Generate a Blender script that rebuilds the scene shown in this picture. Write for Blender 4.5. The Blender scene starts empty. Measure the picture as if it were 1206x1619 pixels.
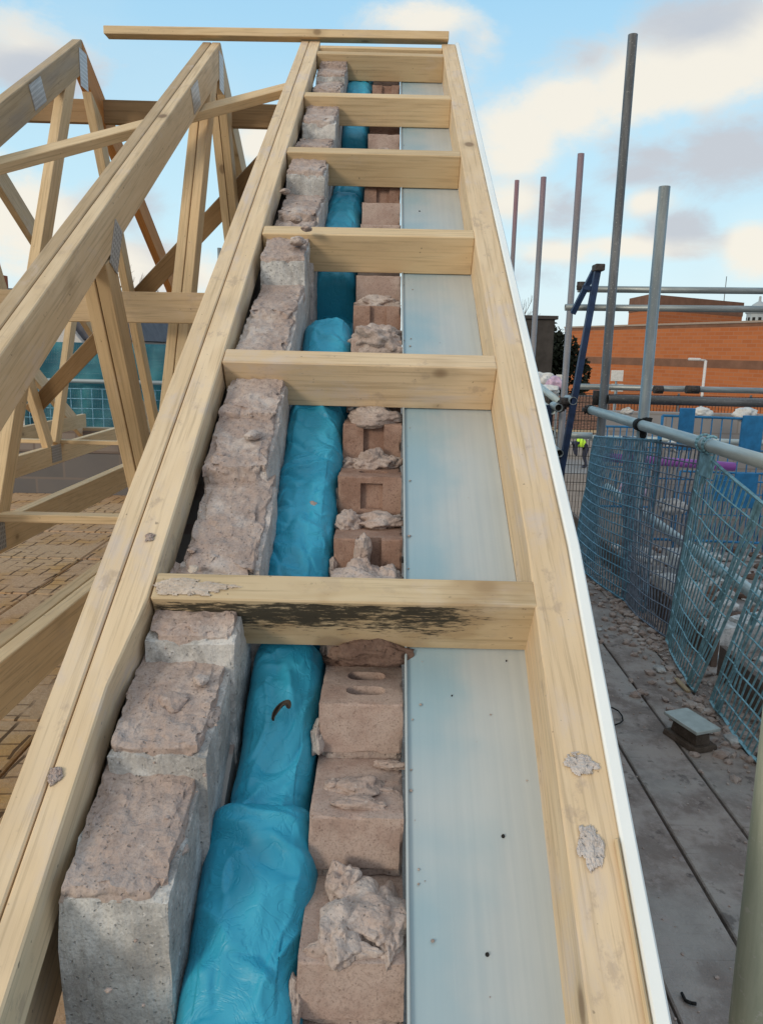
import bpy, bmesh, math, random
import numpy as np
from mathutils import Vector, Matrix, noise
random.seed(11)
sc = bpy.context.scene
COL = sc.collection
PI = math.pi
UP = 6.0            # everything is written relative to the eye, then lifted by this much

# ------------------------------------------------------------------ camera
F_PX, PITCH, ROLL = 1216.0, .2061, .0231
cd = bpy.data.cameras.new('camera'); cam = bpy.data.objects.new('camera', cd); COL.objects.link(cam)
cd.sensor_fit = 'VERTICAL'; cd.sensor_height = 24; cd.lens = 24 * F_PX / 1619
cd.clip_start = .02; cd.clip_end = 6000
_F = Vector((0, math.cos(PITCH), -math.sin(PITCH))); _R0 = Vector((1, 0, 0)); _U0 = _R0.cross(_F)
_R = _R0 * math.cos(ROLL) + _U0 * math.sin(ROLL); _U = -_R0 * math.sin(ROLL) + _U0 * math.cos(ROLL)
cam.matrix_world = Matrix.Translation((0, 0, UP)) @ Matrix((_R, _U, -_F)).transposed().to_4x4()
sc.camera = cam
def ray(x, y):
    v = _F * F_PX + _R * (x - 603) - _U * (y - 809.5); return v / v.y
def onX(x, y, X): v = ray(x, y); return v * (X / v.x)
def onY(x, y, Y): return ray(x, y) * Y
def onZ(x, y, Z): v = ray(x, y); return v * (Z / v.z)

# ------------------------------------------------------------------ light
SUN_EL, SUN_AZ = math.radians(17), math.radians(222)      # azimuth clockwise from +Y
sl = bpy.data.lights.new('sun', 'SUN'); sun = bpy.data.objects.new('sun', sl); COL.objects.link(sun)
sl.energy = 1.35; sl.angle = math.radians(14); sl.color = (1, .86, .68)
sd = Vector((math.sin(SUN_AZ) * math.cos(SUN_EL), math.cos(SUN_AZ) * math.cos(SUN_EL), math.sin(SUN_EL)))
sun.rotation_euler = sd.to_track_quat('Z', 'Y').to_euler()
sc.view_settings.view_transform = 'Standard'; sc.view_settings.look = 'None'
sc.view_settings.exposure = 0.12; sc.view_settings.gamma = 1.0
sc.cycles.use_denoising = True
sc.cycles.max_bounces = 6

class NT:
    """tiny node-tree helper"""
    def __init__(s, t): s.t = t; s.n = t.nodes; s.l = t.links
    def new(s, ty, **k):
        n = s.n.new(ty)
        for a, b in k.items(): setattr(n, a, b)
        return n
    def inp(s, n, i, v):
        if v is None: return
        sk = n.inputs[i]
        if isinstance(v, bpy.types.NodeSocket): s.l.new(v, sk)
        else:
            if hasattr(sk.default_value, '__len__') and len(sk.default_value) == 4 and len(v) == 3: v = (*v, 1)
            sk.default_value = v
    def math(s, op, a, b=None, c=None, clamp=False):
        n = s.new('ShaderNodeMath', operation=op); n.use_clamp = clamp
        s.inp(n, 0, a); s.inp(n, 1, b); s.inp(n, 2, c); return n.outputs[0]
    def mix(s, f, a, b, bt='MIX'):
        n = s.new('ShaderNodeMix', data_type='RGBA', blend_type=bt)
        s.inp(n, 0, f); s.inp(n, 6, a); s.inp(n, 7, b); return n.outputs[2]
    def ramp(s, f, lo, hi, smooth=True):
        n = s.new('ShaderNodeMapRange', interpolation_type='SMOOTHSTEP' if smooth else 'LINEAR')
        s.inp(n, 0, f); s.inp(n, 1, lo); s.inp(n, 2, hi); return n.outputs[0]
    def noise(s, vec, scale, detail=4, rough=.55, dist=0):
        n = s.new('ShaderNodeTexNoise'); s.inp(n, 'Vector', vec); n.inputs['Scale'].default_value = scale
        n.inputs['Detail'].default_value = detail; n.inputs['Roughness'].default_value = rough
        n.inputs['Distortion'].default_value = dist; return n.outputs[0]
    def map(s, vec, sc_=(1, 1, 1), loc=(0, 0, 0), rot=(0, 0, 0)):
        n = s.new('ShaderNodeMapping'); s.inp(n, 0, vec); n.inputs['Scale'].default_value = sc_
        n.inputs['Location'].default_value = loc; n.inputs['Rotation'].default_value = rot; return n.outputs[0]

# ------------------------------------------------------------------ sky
w = bpy.data.worlds.new('World'); sc.world = w; w.use_nodes = True
T = NT(w.node_tree); T.n.clear()
sky = T.new('ShaderNodeTexSky', sky_type='NISHITA'); sky.sun_disc = False
sky.sun_elevation = SUN_EL; sky.sun_rotation = SUN_AZ; sky.air_density = 1.0; sky.dust_density = 1.2; sky.ozone_density = 1.0
tc = T.new('ShaderNodeTexCoord').outputs['Generated']
sep = T.new('ShaderNodeSeparateXYZ'); T.l.new(tc, sep.inputs[0])
az = T.math('ARCTAN2', sep.outputs[0], sep.outputs[1]); el = T.math('ARCSINE', sep.outputs[2])
def blob(px, py, rx, ry, amp=1.0):
    v = ray(px, py).normalized(); a = math.atan2(v.x, v.y); e = math.asin(v.z)
    k = 1 / (F_PX * .95)
    da = T.math('DIVIDE', T.math('SUBTRACT', az, a), rx * k / max(.3, math.cos(e)))
    de = T.math('DIVIDE', T.math('SUBTRACT', el, e), ry * k)
    d = T.math('SQRT', T.math('ADD', T.math('MULTIPLY', da, da), T.math('MULTIPLY', de, de)))
    return T.math('MULTIPLY', T.math('SUBTRACT', 1.0, d), amp)
def field(lst):
    r = None
    for b in lst:
        o = blob(*b); r = o if r is None else T.math('SMOOTH_MAX', r, o, .35)
    return r
warp = T.map(tc, (1, 1, 1.9))
n1 = T.noise(warp, 3.2, 8, .56, .3); n2 = T.noise(warp, 10, 9, .66, .35); n3 = T.noise(T.map(tc, (1, 1, 2.2), (3, 1, 5)), 1.9, 6, .5)
lit = field([(830, 215, 75, 62), (900, 165, 105, 75), (1010, 130, 120, 80), (1120, 110, 130, 80), (1215, 70, 90, 70),
             (680, 30, 110, 45, .8), (820, 320, 70, 38, .75), (1010, 390, 120, 26, .8), (1020, 320, 60, 32, .7), (1190, 385, 45, 42, .8),
             (880, 400, 100, 26, .6), (60, 345, 130, 95, .85), (40, 70, 130, 60, .7), (410, 225, 60, 55, .7), (230, 420, 200, 50, .8), (760, 60, 60, 50, .4)])
shade = field([(1150, 235, 120, 70), (1040, 240, 110, 45, .8), (1000, 275, 90, 30, .8), (1110, 50, 160, 50, .8), (930, 95, 110, 45, .7), (60, 110, 110, 60), (190, 320, 110, 55, .8),
               (900, 330, 90, 40, .7), (1060, 365, 60, 40, .7), (800, 440, 120, 30, .5), (260, 400, 60, 55, .6), (700, 55, 80, 30, .4)])
gen = T.ramp(T.math('ADD', n3, T.math('MULTIPLY', n1, .35)), .66, .86)
away = T.ramp(sep.outputs[1], .25, -.05)
den = T.math('ADD', T.math('SMOOTH_MAX', lit, shade, .2), T.math('MULTIPLY', T.math('SUBTRACT', n1, .5), 1.8))
den = T.math('ADD', den, T.math('MULTIPLY', T.math('SUBTRACT', n2, .5), .95))
m_main = T.ramp(den, .04, .60)
high = T.math('MULTIPLY', T.ramp(el, .70, 1.05), T.ramp(n3, .34, .66))     # unseen broken cloud added overhead and behind for softer, neutral light
mask = T.math('MAXIMUM', m_main, T.math('MAXIMUM', T.math('MAXIMUM', high, T.math('MULTIPLY', away, T.ramp(n1, .25, .5))), T.math('MULTIPLY', gen, .12)))
sh = T.ramp(T.math('ADD', T.math('SUBTRACT', shade, lit), T.math('MULTIPLY', T.math('SUBTRACT', T.math('ADD', n1, T.math('MULTIPLY', n2, .5)), .75), 1.3)), -.5, .42)
ccol = T.mix(sh, (8.7, 8.15, 7.1), (5.3, 5.55, 6.0))
haze_f = T.ramp(el, .16, -.01)
blue_f = T.ramp(el, 0.0, .62)
skyc = T.mix(blue_f, (6.6, 9.0, 9.8), (2.5, 5.9, 9.0))
skyt = T.mix(.85, sky.outputs[0], skyc)
skyt = T.mix(T.math('MULTIPLY', haze_f, .45), skyt, (8.2, 8.0, 7.9))
colr = T.mix(T.math('MULTIPLY', mask, .93), skyt, ccol)
bg = T.new('ShaderNodeBackground'); T.inp(bg, 0, colr); bg.inputs[1].default_value = .1
T.l.new(bg.outputs[0], T.new('ShaderNodeOutputWorld').inputs[0])

# ------------------------------------------------------------------ materials
def mat(name, rough=.7, spec=.3):
    m = bpy.data.materials.new(name); m.use_nodes = True; t = NT(m.node_tree)
    b = m.node_tree.nodes['Principled BSDF']; b.inputs['Roughness'].default_value = rough
    b.inputs['Specular IOR Level'].default_value = spec
    co = t.new('ShaderNodeTexCoord').outputs['Object']
    return m, t, b, co
def bump(t, b, h, strength=.4, dist=.002):
    n = t.new('ShaderNodeBump'); n.inputs['Strength'].default_value = strength; n.inputs['Distance'].default_value = dist
    t.inp(n, 'Height', h); t.l.new(n.outputs[0], b.inputs['Normal'])
def wood(name, c1, c2, knots=1.0, mortar=0.0, mould=0.0, grey=0.0, grain=1.0, scale=1.0):
    m, t, b, co = mat(name, .68, .25)
    oi = t.new('ShaderNodeObjectInfo').outputs['Random']
    cb = t.new('ShaderNodeCombineXYZ'); t.inp(cb, 0, t.math('MULTIPLY', oi, 37.0)); t.inp(cb, 1, t.math('MULTIPLY', oi, 11.0))
    va = t.new('ShaderNodeVectorMath', operation='ADD'); t.inp(va, 0, co); t.inp(va, 1, cb.outputs[0]); v = va.outputs[0]
    # long rings
    dis = t.noise(t.map(v, (1.2, 5, 5)), 2.0 * scale, 3, .5)
    lowf = t.noise(t.map(v, (1.1, 7, 7)), 1.0, 3, .55)
    sz = t.new('ShaderNodeSeparateXYZ'); t.l.new(v, sz.inputs[0])
    ph = t.math('ADD', t.math('MULTIPLY', t.math('ADD', sz.outputs[2], t.math('MULTIPLY', sz.outputs[1], .7)), 95), t.math('MULTIPLY', lowf, 34))
    ring = t.math('ABSOLUTE', t.math('SINE', ph)); ring = t.math('POWER', ring, 2.5)
    fine = t.noise(t.map(v, (5, 170, 170)), 1.0 * scale, 4, .65)
    col = t.mix(t.math('MULTIPLY', ring, .42 * grain), c1, c2)
    col = t.mix(t.ramp(dis, .35, .7), col, t.mix(.6, col, c2))
    col = t.mix(t.math('MULTIPLY', t.ramp(fine, .48, .68), .5 * grain), col, tuple(x * .60 for x in c2))
    blot = t.noise(t.map(v, (2.5, 9, 9)), 2.6, 5, .6)
    col = t.mix(t.math('MULTIPLY', t.ramp(blot, .54, .72), .22), col, (.36, .27, .19))
    spk = t.noise(v, 95, 2, .5); col = t.mix(t.math('MULTIPLY', t.ramp(spk, .72, .76), .6), col, (.12, .09, .07))
    # per-piece tone
    tone = t.mix(oi, (.80, .77, .72), (1.14, 1.13, 1.10)); col = t.mix(1.0, col, tone, 'MULTIPLY')
    if knots:
        vo = t.new('ShaderNodeTexVoronoi', voronoi_dimensions='3D'); t.inp(vo, 'Vector', t.map(v, (.7, 1, 1))); vo.inputs['Scale'].default_value = 8.0 * scale
        sepc = t.new('ShaderNodeSeparateColor'); t.l.new(vo.outputs['Color'], sepc.inputs[0])
        pick = t.math('GREATER_THAN', sepc.outputs[0], .45)
        kn = t.math('MULTIPLY', t.ramp(vo.outputs['Distance'], .13, .07), pick)
        halo = t.math('MULTIPLY', t.ramp(vo.outputs['Distance'], .30, .08), pick)
        col = t.mix(t.math('MULTIPLY', halo, .45 * knots), col, tuple(x * .68 for x in c2))
        col = t.mix(t.math('MULTIPLY', kn, .75 * knots), col, (.15, .085, .045))
    if grey: col = t.mix(t.math('MULTIPLY', t.ramp(t.noise(t.map(v, (1.5, 6, 6)), 2.2, 4), .42, .66), grey), col, (.30, .27, .24))
    rough_ = None
    if mortar:
        mn = t.noise(t.map(v, (1, 1.5, 1.5)), 6.5, 7, .66, .5); mm = t.ramp(mn, .60 - .13 * mortar, .69)
        fd = t.ramp(t.noise(t.map(v, (2, 30, 30)), 3, 4, .6), .3, .62)
        col = t.mix(t.math('MULTIPLY', t.math('MULTIPLY', mm, fd), min(1, .8 * mortar)), col, (.58, .50, .46))
        dirt = t.ramp(t.noise(t.map(v, (3, 4, 4), (5, 2, 1)), 5, 7, .7), .57, .66)
        col = t.mix(t.math('MULTIPLY', dirt, .42 * min(1, mortar)), col, (.33, .25, .20))
    if mould:
        st = t.noise(t.map(v, (34, 60, 210)), 1.0, 6, .78); lo = t.noise(t.map(v, (9, 20, 34)), 1.3, 4, .6)
        sp = t.new('ShaderNodeSeparateXYZ'); t.l.new(co, sp.inputs[0])
        band = t.math('MULTIPLY', t.ramp(sp.outputs[2], .041, .034), t.ramp(sp.outputs[2], -.040, .016))
        ext = t.math('MULTIPLY', t.ramp(sp.outputs[0], -.26, -.18), t.ramp(sp.outputs[0], .20, .10))
        f = t.math('ADD', t.math('MULTIPLY', t.math('MULTIPLY', band, ext), .185), t.math('ADD', t.math('MULTIPLY', st, .72), t.math('MULTIPLY', lo, .28)))
        col = t.mix(t.math('MULTIPLY', t.ramp(t.noise(t.map(co, (6, 10, 10), (.5, 0, 0)), 1.2, 3), .5, .66), .45), col, (.33, .2, .09))
        col = t.mix(t.math('MULTIPLY', t.ramp(f, .585, .69), .92), col, (.02, .021, .018))
    t.inp(b, 'Base Color', col)
    bump(t, b, t.math('ADD', fine, t.math('MULTIPLY', ring, .4)), .22, .0012)
    return m
W_ = {}
W_['rafter'] = wood('pine_rafter', (.69, .535, .35), (.585, .43, .26), 1, .35)
W_['dirty'] = wood('pine_mortar_smeared', (.70, .555, .385), (.60, .45, .285), .9, .95)
W_['light'] = wood('pine_pale', (.71, .56, .365), (.61, .455, .275), .8, .25)
W_['truss'] = wood('truss_timber', (.62, .49, .335), (.52, .385, .235), 1, .5)
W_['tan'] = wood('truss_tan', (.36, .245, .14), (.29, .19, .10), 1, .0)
W_['grey'] = wood('pine_weathered', (.56, .44, .30), (.45, .34, .21), .8, .0, grey=.5)
W_['mould'] = wood('pine_black_mould', (.57, .46, .31), (.47, .36, .22), .5, .5, mould=1)
W_['orange'] = wood('pine_orange', (.55, .26, .09), (.45, .19, .06), 1)

def stone(name, base, var, specks, pits=.5, sc_=1.0, bs=.75, patch=0.0):
    m, t, b, co = mat(name, .92, .12)
    a = t.noise(co, 14 * sc_, 6, .65); f = t.noise(co, 160 * sc_, 4, .7); g = t.noise(co, 45 * sc_, 5, .6)
    col = t.mix(t.ramp(a, .38, .62), base, var)
    col = t.mix(t.math('MULTIPLY', t.ramp(t.noise(co, 330 * sc_, 2, .6), .48, .66), .35), col, tuple(x * .5 for x in base))
    col = t.mix(t.math('MULTIPLY', t.ramp(f, .58, .70), .6), col, specks)
    col = t.mix(t.math('MULTIPLY', t.ramp(g, .56, .74), pits), col, tuple(x * .45 for x in base))
    vp = t.new('ShaderNodeTexVoronoi'); dn_ = t.new('ShaderNodeTexNoise'); t.inp(dn_, 'Vector', co); dn_.inputs['Scale'].default_value = 90
    ds = t.new('ShaderNodeVectorMath', operation='SCALE'); t.l.new(dn_.outputs[1], ds.inputs[0]); ds.inputs['Scale'].default_value = .012
    da_ = t.new('ShaderNodeVectorMath', operation='ADD'); t.inp(da_, 0, co); t.l.new(ds.outputs[0], da_.inputs[1])
    t.inp(vp, 'Vector', da_.outputs[0]); vp.inputs['Scale'].default_value = 260 * sc_
    sv = t.new('ShaderNodeSeparateColor'); t.l.new(vp.outputs['Color'], sv.inputs[0])
    pit = t.math('MULTIPLY', t.ramp(vp.outputs['Distance'], .42, .12), t.math('GREATER_THAN', sv.outputs[0], .84))
    col = t.mix(t.math('MULTIPLY', pit, .38), col, tuple(x * .35 for x in base))
    big = t.ramp(t.noise(co, 7 * sc_, 6, .68), .54, .66); col = t.mix(t.math('MULTIPLY', big, patch), col, (.60, .565, .54))
    t.inp(b, 'Base Color', col)
    bump(t, b, t.math('SUBTRACT', t.math('ADD', t.math('MULTIPLY', f, .5), g), t.math('MULTIPLY', pit, .5)), bs, .004)
    return m
M_block = stone('concrete_block', (.36, .35, .34), (.60, .60, .59), (.74, .74, .74), .65, patch=.5)
M_blockm = stone('block_with_mortar_smear', (.46, .41, .385), (.60, .555, .53), (.66, .62, .60), .3)
M_mortar = stone('pink_mortar', (.375, .295, .262), (.46, .385, .35), (.53, .46, .42), .3, patch=.42)
M_mortar2 = stone('mortar_pale', (.40, .315, .28), (.49, .415, .38), (.58, .52, .48), .35, patch=.35)
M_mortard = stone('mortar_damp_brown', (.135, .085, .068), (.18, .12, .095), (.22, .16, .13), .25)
M_brick = stone('buff_brick', (.39, .285, .245), (.47, .37, .325), (.15, .10, .08), .3, 1.4, .3)
M_brick2 = stone('brown_brick', (.27, .165, .125), (.36, .24, .19), (.09, .05, .04), .35, 1.4, .3)

def plain(name, c, rough=.6, spec=.3, metal=0, var=.12, sc_=20):
    m, t, b, co = mat(name, rough, spec); b.inputs['Metallic'].default_value = metal
    n = t.noise(co, sc_, 5, .6)
    t.inp(b, 'Base Color', t.mix(t.ramp(n, .3, .7), tuple(x * (1 - var) for x in c), tuple(min(1, x * (1 + var)) for x in c)))
    bump(t, b, n, .15, .002)
    return m
# blue film
m, t, b, co = mat('blue_plastic_film', .46, .45)
n = t.noise(co, 9, 4, .5); n2_ = t.noise(t.map(co, (1, 1, 1), rot=(.3, .2, .7)), 38, 5, .62, 1.2)
t.inp(b, 'Base Color', t.mix(t.ramp(n, .3, .75), (.015, .285, .455), (.036, .375, .56)))
b.inputs['Coat Weight'].default_value = .08; b.inputs['Coat Roughness'].default_value = .35
rd = t.math('ABSOLUTE', t.math('SUBTRACT', t.noise(t.map(co, (1, 1, 1), rot=(.5, .3, .9)), 26, 3, .5, 1.6), .5)); bump(t, b, t.math('ADD', t.math('MULTIPLY', n2_, .5), t.math('MULTIPLY', t.ramp(rd, .0, .05), .45)), .30, .004); M_film = m
# soffit: glossy pvc
m, t, b, co = mat('soffit_white_upvc', .27, .6)
s1 = t.noise(t.map(co, (2, 120, 1)), 1.0, 4, .6); s2 = t.noise(t.map(co, (1.5, 3, 1)), 3.0, 4)
t.inp(b, 'Base Color', t.mix(t.ramp(t.math('ADD', t.math('MULTIPLY', s1, .5), t.math('MULTIPLY', s2, .5)), .35, .65), (.40, .45, .475), (.46, .505, .52)))
spS = t.new('ShaderNodeSeparateXYZ'); t.l.new(co, spS.inputs[0])
refl = t.math('MULTIPLY', t.ramp(t.math('ADD', spS.outputs[1], t.math('MULTIPLY', t.noise(t.map(co, (4, 5, 1)), 2.2, 4), .16)), .045, .135), t.ramp(t.noise(t.map(co, (3.2, 1, 1)), 1.6, 3), .25, .6))  # blue reflections painted into the colour towards the brick edge
bcs = b.inputs['Base Color'].links[0].from_socket; t.inp(b, 'Base Color', t.mix(t.math('MULTIPLY', refl, .7), bcs, (.20, .37, .46)))
rr = t.new('ShaderNodeMapRange'); t.inp(rr, 0, s1); rr.inputs[3].default_value = .26; rr.inputs[4].default_value = .42; t.l.new(rr.outputs[0], b.inputs['Roughness'])
bump(t, b, s2, .25, .006); M_soffit = m
M_white = plain('white_upvc', (.84, .87, .86), .35, .5, var=.03, sc_=5)
# galvanised tube
def tube_mat(name, c, c2, rough=.42, metal=.5, purple=0):
    m, t, b, co = mat(name, rough, .5); b.inputs['Metallic'].default_value = metal
    a = t.noise(t.map(co, (14, 14, 1.6)), 1.6, 6, .7); f = t.noise(co, 90, 4, .65)
    col = t.mix(t.ramp(a, .38, .66), c, c2)
    col = t.mix(t.math('MULTIPLY', t.ramp(f, .6, .7), .5), col, (.55, .52, .48))
    if purple:
        sp = t.new('ShaderNodeSeparateXYZ'); t.l.new(co, sp.inputs[0])
        col = t.mix(t.math('MULTIPLY', t.ramp(t.math('ADD', sp.outputs[2], t.math('MULTIPLY', a, .4)), purple - .5, purple + .9), .5), col, (.36, .11, .16))
    t.inp(b, 'Base Color', col); bump(t, b, f, .2, .001); return m
M_tube = tube_mat('galvanised_tube', (.23, .26, .27), (.34, .38, .385))
M_tubed = tube_mat('dark_galvanised_tube', (.10, .105, .11), (.18, .185, .19), .5, .4)
M_tubeq = tube_mat('tube_faint_purple', (.20, .20, .215), (.27, .265, .28), .5, .3, purple=7.5)
M_tubel = tube_mat('pale_galvanised_tube', (.38, .44, .44), (.50, .56, .55), .45, .35)
M_tubep = tube_mat('tube_purple_paint', (.17, .195, .20), (.24, .265, .27), .5, .3, purple=7.2)
M_tubeg = tube_mat('greenish_galvanised_tube', (.34, .36, .27), (.46, .47, .36), .5, .2)
M_tubev = plain('violet_tube', (.34, .10, .42), .45, .4)
M_rust = plain('rusty_fitting', (.06, .052, .05), .7, .3, .3, .4, 60)
M_meshb = plain('blue_wire', (.15, .32, .43), .5, .4, .1, .35, 40)
M_meshd = plain('dark_wire', (.18, .22, .28), .55, .3, .1, .35, 40)
M_mesht = plain('teal_wire', (.23, .43, .50), .5, .4, .1, .3, 30)
M_blue = plain('blue_paint', (.02, .19, .42), .45, .4, 0, .2, 12)
M_navy = plain('navy_paint', (.015, .035, .09), .5, .4, 0, .3, 12)
m, t, b, co = mat('nail_plate_zinc', .4, .5); b.inputs['Metallic'].default_value = .5
sp = t.new('ShaderNodeSeparateXYZ'); t.l.new(co, sp.inputs[0])
h1 = t.math('LESS_THAN', t.math('FRACT', t.math('MULTIPLY', sp.outputs[1], 95)), .42); h2 = t.math('LESS_THAN', t.math('FRACT', t.math('MULTIPLY', sp.outputs[2], 70)), .62)
t.inp(b, 'Base Color', t.mix(t.math('MULTIPLY', t.math('MULTIPLY', h1, h2), .75), t.mix(t.noise(co, 60, 3), (.40, .41, .43), (.55, .56, .58)), (.12, .12, .13))); M_plate = m
M_lead = plain('grey_steel_strap', (.24, .26, .29), .5, .4, .4, .2, 20)
M_dark = plain('black_rubber', (.02, .02, .02), .8, .2)
M_slate = plain('pale_slab', (.42, .47, .46), .75, .2, 0, .1, 30)

# ------------------------------------------------------------------ object helpers
ROOTS = []
def obj(name, bm_or_me, m, parent=None, M=None, smooth=False):
    if isinstance(bm_or_me, bmesh.types.BMesh):
        me = bpy.data.meshes.new(name); bm_or_me.normal_update(); bm_or_me.to_mesh(me); bm_or_me.free()
    else: me = bm_or_me
    if m and not me.materials: me.materials.append(m)
    if smooth: me.polygons.foreach_set('use_smooth', [True] * len(me.polygons)); me.update()
    o = bpy.data.objects.new(name, me); COL.objects.link(o)
    M = M or Matrix.Identity(4)
    if parent is not None:
        o.parent = parent; o.matrix_basis = PW[parent.name].inverted() @ M
    else: o.matrix_basis = M; ROOTS.append(o)
    PW[o.name] = M
    return o
PW = {}
def empty(name, loc):
    o = bpy.data.objects.new(name, None); COL.objects.link(o); o.location = loc; o.empty_display_size = .1
    PW[o.name] = Matrix.Translation(loc); ROOTS.append(o); return o
def tag(o, label=None, cat=None, group=None, kind=None):
    if label: o['label'] = label
    if cat: o['category'] = cat
    if group: o['group'] = group
    if kind: o['kind'] = kind
    return o
def copy_tree(o, M):
    """copy of a thing, its parts and sub-parts at world matrix M"""
    c = o.copy(); COL.objects.link(c); c.matrix_basis = M; PW[c.name] = M; ROOTS.append(c)
    def kids(src, dst):
        for ch in list(src.children):
            d = ch.copy(); COL.objects.link(d); d.parent = dst; kids(ch, d)
    kids(o, c); return c
def frame(p, q, side):
    """local x along p->q, local z near side"""
    x = (q - p).normalized(); z = (side - x * side.dot(x)).normalized(); y = z.cross(x)
    M = Matrix((x, y, z)).transposed().to_4x4(); M.translation = (p + q) / 2; return M
def box_bm(L, th, wd, bev=.0015, cuts=0):
    bm = bmesh.new(); bmesh.ops.create_cube(bm, size=1)
    bmesh.ops.scale(bm, vec=(L, th, wd), verts=bm.verts)
    if bev: bmesh.ops.bevel(bm, geom=bm.edges[:], offset=bev, segments=1, affect='EDGES')
    return bm
def board(name, p, q, side, wd, th, m, parent=None, bev=.0018):
    """timber from p to q; wd along side, th the other way"""
    p, q, side = Vector(p), Vector(q), Vector(side)
    return obj(name, box_bm((q - p).length, th, wd, bev), m, parent, frame(p, q, side))
def prism_bm(poly, h0, h1, bev=.0015):
    """poly in local (x, z), extruded in local y"""
    bm = bmesh.new()
    a = [bm.verts.new((x, h0, z)) for x, z in poly]; b = [bm.verts.new((x, h1, z)) for x, z in poly]
    bm.faces.new(a); bm.faces.new(b[::-1]); n = len(poly)
    for i in range(n): bm.faces.new((a[i], b[i], b[(i + 1) % n], a[(i + 1) % n]))
    bmesh.ops.recalc_face_normals(bm, faces=bm.faces)
    if bev: bmesh.ops.bevel(bm, geom=bm.edges[:], offset=bev, segments=1, affect='EDGES')
    return bm
def tube_bm(p, q, r, seg=16, hollow=True, bm=None):
    p, q = Vector(p), Vector(q); bm = bm or bmesh.new(); d = q - p; L = d.length
    R = d.to_track_quat('Z', 'Y').to_matrix()
    def ring(z, rr): return [bm.verts.new(p + R @ Vector((rr * math.cos(2 * PI * i / seg), rr * math.sin(2 * PI * i / seg), z))) for i in range(seg)]
    rings = [ring(0, r), ring(L, r)]
    if hollow:
        rings += [ring(L, r * .86), ring(L - min(.15, L * .4), r * .84)]; rings = [ring(min(.15, L * .4), r * .84), ring(0, r * .86)] + rings
    for a, b in zip(rings, rings[1:]):
        for i in range(seg):
            f = bm.faces.new((a[i], a[(i + 1) % seg], b[(i + 1) % seg], b[i])); f.smooth = True
    bm.faces.new(rings[-1] if True else None); bm.faces.new(rings[0][::-1])
    return bm
def tube(name, p, q, m, parent=None, r=.027, label=None, cat='scaffold tube', group=None, hollow=True):
    p, q = Vector(p), Vector(q); c = (p + q) / 2
    # local z along the tube so the object coordinates follow it
    Rm = (q - p).to_track_quat('Z', 'Y').to_matrix().to_4x4(); Rm.translation = p
    o = obj(name, tube_bm((0, 0, 0), (0, 0, (q - p).length), r, 18, hollow), m, parent, Rm)
    if label: tag(o, label, cat, group)
    return o
def nz(p, s, seed=0): return noise.noise_vector(Vector((p[0] * s + seed * 7.13, p[1] * s + seed * 3.7, p[2] * s - seed * 5.1)))
def fbm(p, s, seed=0, o=4):
    a, r = 1, 0.0; v = Vector((p[0] * s + seed * 7.13, p[1] * s + seed * 3.7, p[2] * s - seed * 5.1))
    for i in range(o): r += a * noise.noise(v); v = v * 2.03; a *= .5
    return r
def hexa_bm(c8, cuts=9, amp=.004, fr=18, seed=0, rnd=.12, fine=.0012, chipk=1.0, chip0=.84):
    """rough stone filling the hexahedron c8 = [x0y0z0,x1y0z0,x0y1z0,x1y1z0, same at z1]"""
    bm = bmesh.new(); bmesh.ops.create_cube(bm, size=2)
    bmesh.ops.subdivide_edges(bm, edges=bm.edges[:], cuts=cuts, use_grid_fill=True)
    C = [Vector(c) for c in c8]; sz = ((C[1] - C[0]).length + (C[2] - C[0]).length + (C[4] - C[0]).length) / 3
    for v in bm.verts:
        k = v.co.copy()
        # superellipse rounding of the cube
        n_ = (abs(k.x) ** 12 + abs(k.y) ** 12 + abs(k.z) ** 12) ** (1 / 12); k2 = k / n_
        k = k.lerp(k2, min(1, rnd * 4))
        u, vv, ww = (k + Vector((1, 1, 1))) / 2
        P = (C[0] * (1 - u) * (1 - vv) * (1 - ww) + C[1] * u * (1 - vv) * (1 - ww) + C[2] * (1 - u) * vv * (1 - ww) + C[3] * u * vv * (1 - ww)
             + C[4] * (1 - u) * (1 - vv) * ww + C[5] * u * (1 - vv) * ww + C[6] * (1 - u) * vv * ww + C[7] * u * vv * ww)
        edge = sorted((abs(k.x), abs(k.y), abs(k.z)))[1]
        chip = max(0, edge - chip0) * max(0, fbm(P, 32, seed + 5, 3) + .12) * .07 * chipk
        d = nz(P, fr, seed) * amp + nz(P, fr * 3.3, seed + 1) * amp * .45 + nz(P, 120, seed + 2) * fine
        v.co = P + d - (P - sum(C, Vector()) / 8).normalized() * chip
    return bm
def blob_bm(c, r, amp=.35, fr=2.2, seed=0, sub=4, bm=None, R=None, flat=None):
    """crumbly lump: low lobes, facets and grit, never spikes"""
    bm = bm or bmesh.new()
    res = bmesh.ops.create_icosphere(bm, subdivisions=sub, radius=1)
    c = Vector(c); r = Vector(r); off = Vector((seed * 3.3, seed * 1.7, -seed))
    for v in res['verts']:
        k = v.co.copy()
        lob = noise.noise(k * 1.15 + off); mid = noise.noise(k * 2.7 + off)
        cell = noise.voronoi(k * 2.2 + off)[0][0]; grit = noise.noise(k * 9 + off) + .6 * noise.noise(k * 19 + off)
        h = 1 + min(amp, .8) * (.62 * lob + .22 * mid + .22 * (.4 - cell))
        h = max(.3, h)
        if flat is not None and k.z < -flat: k.z = -flat
        p = Vector((k.x * r.x, k.y * r.y, k.z * r.z)) * h
        if sub > 2:      # grit in real size, so big and small lumps share one texture
            rm = min(r); q = p + off
            p += k * (min(rm * .22, .006) * (noise.noise(q * 42) + .5 * noise.noise(q * 95)) + min(rm * .07, .0016) * (noise.noise(q * 230)) + min(rm * .12, .004) * (.35 - noise.voronoi(q * 60)[0][0]))
        if R: p = R @ p
        v.co = c + p
    return bm

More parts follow.
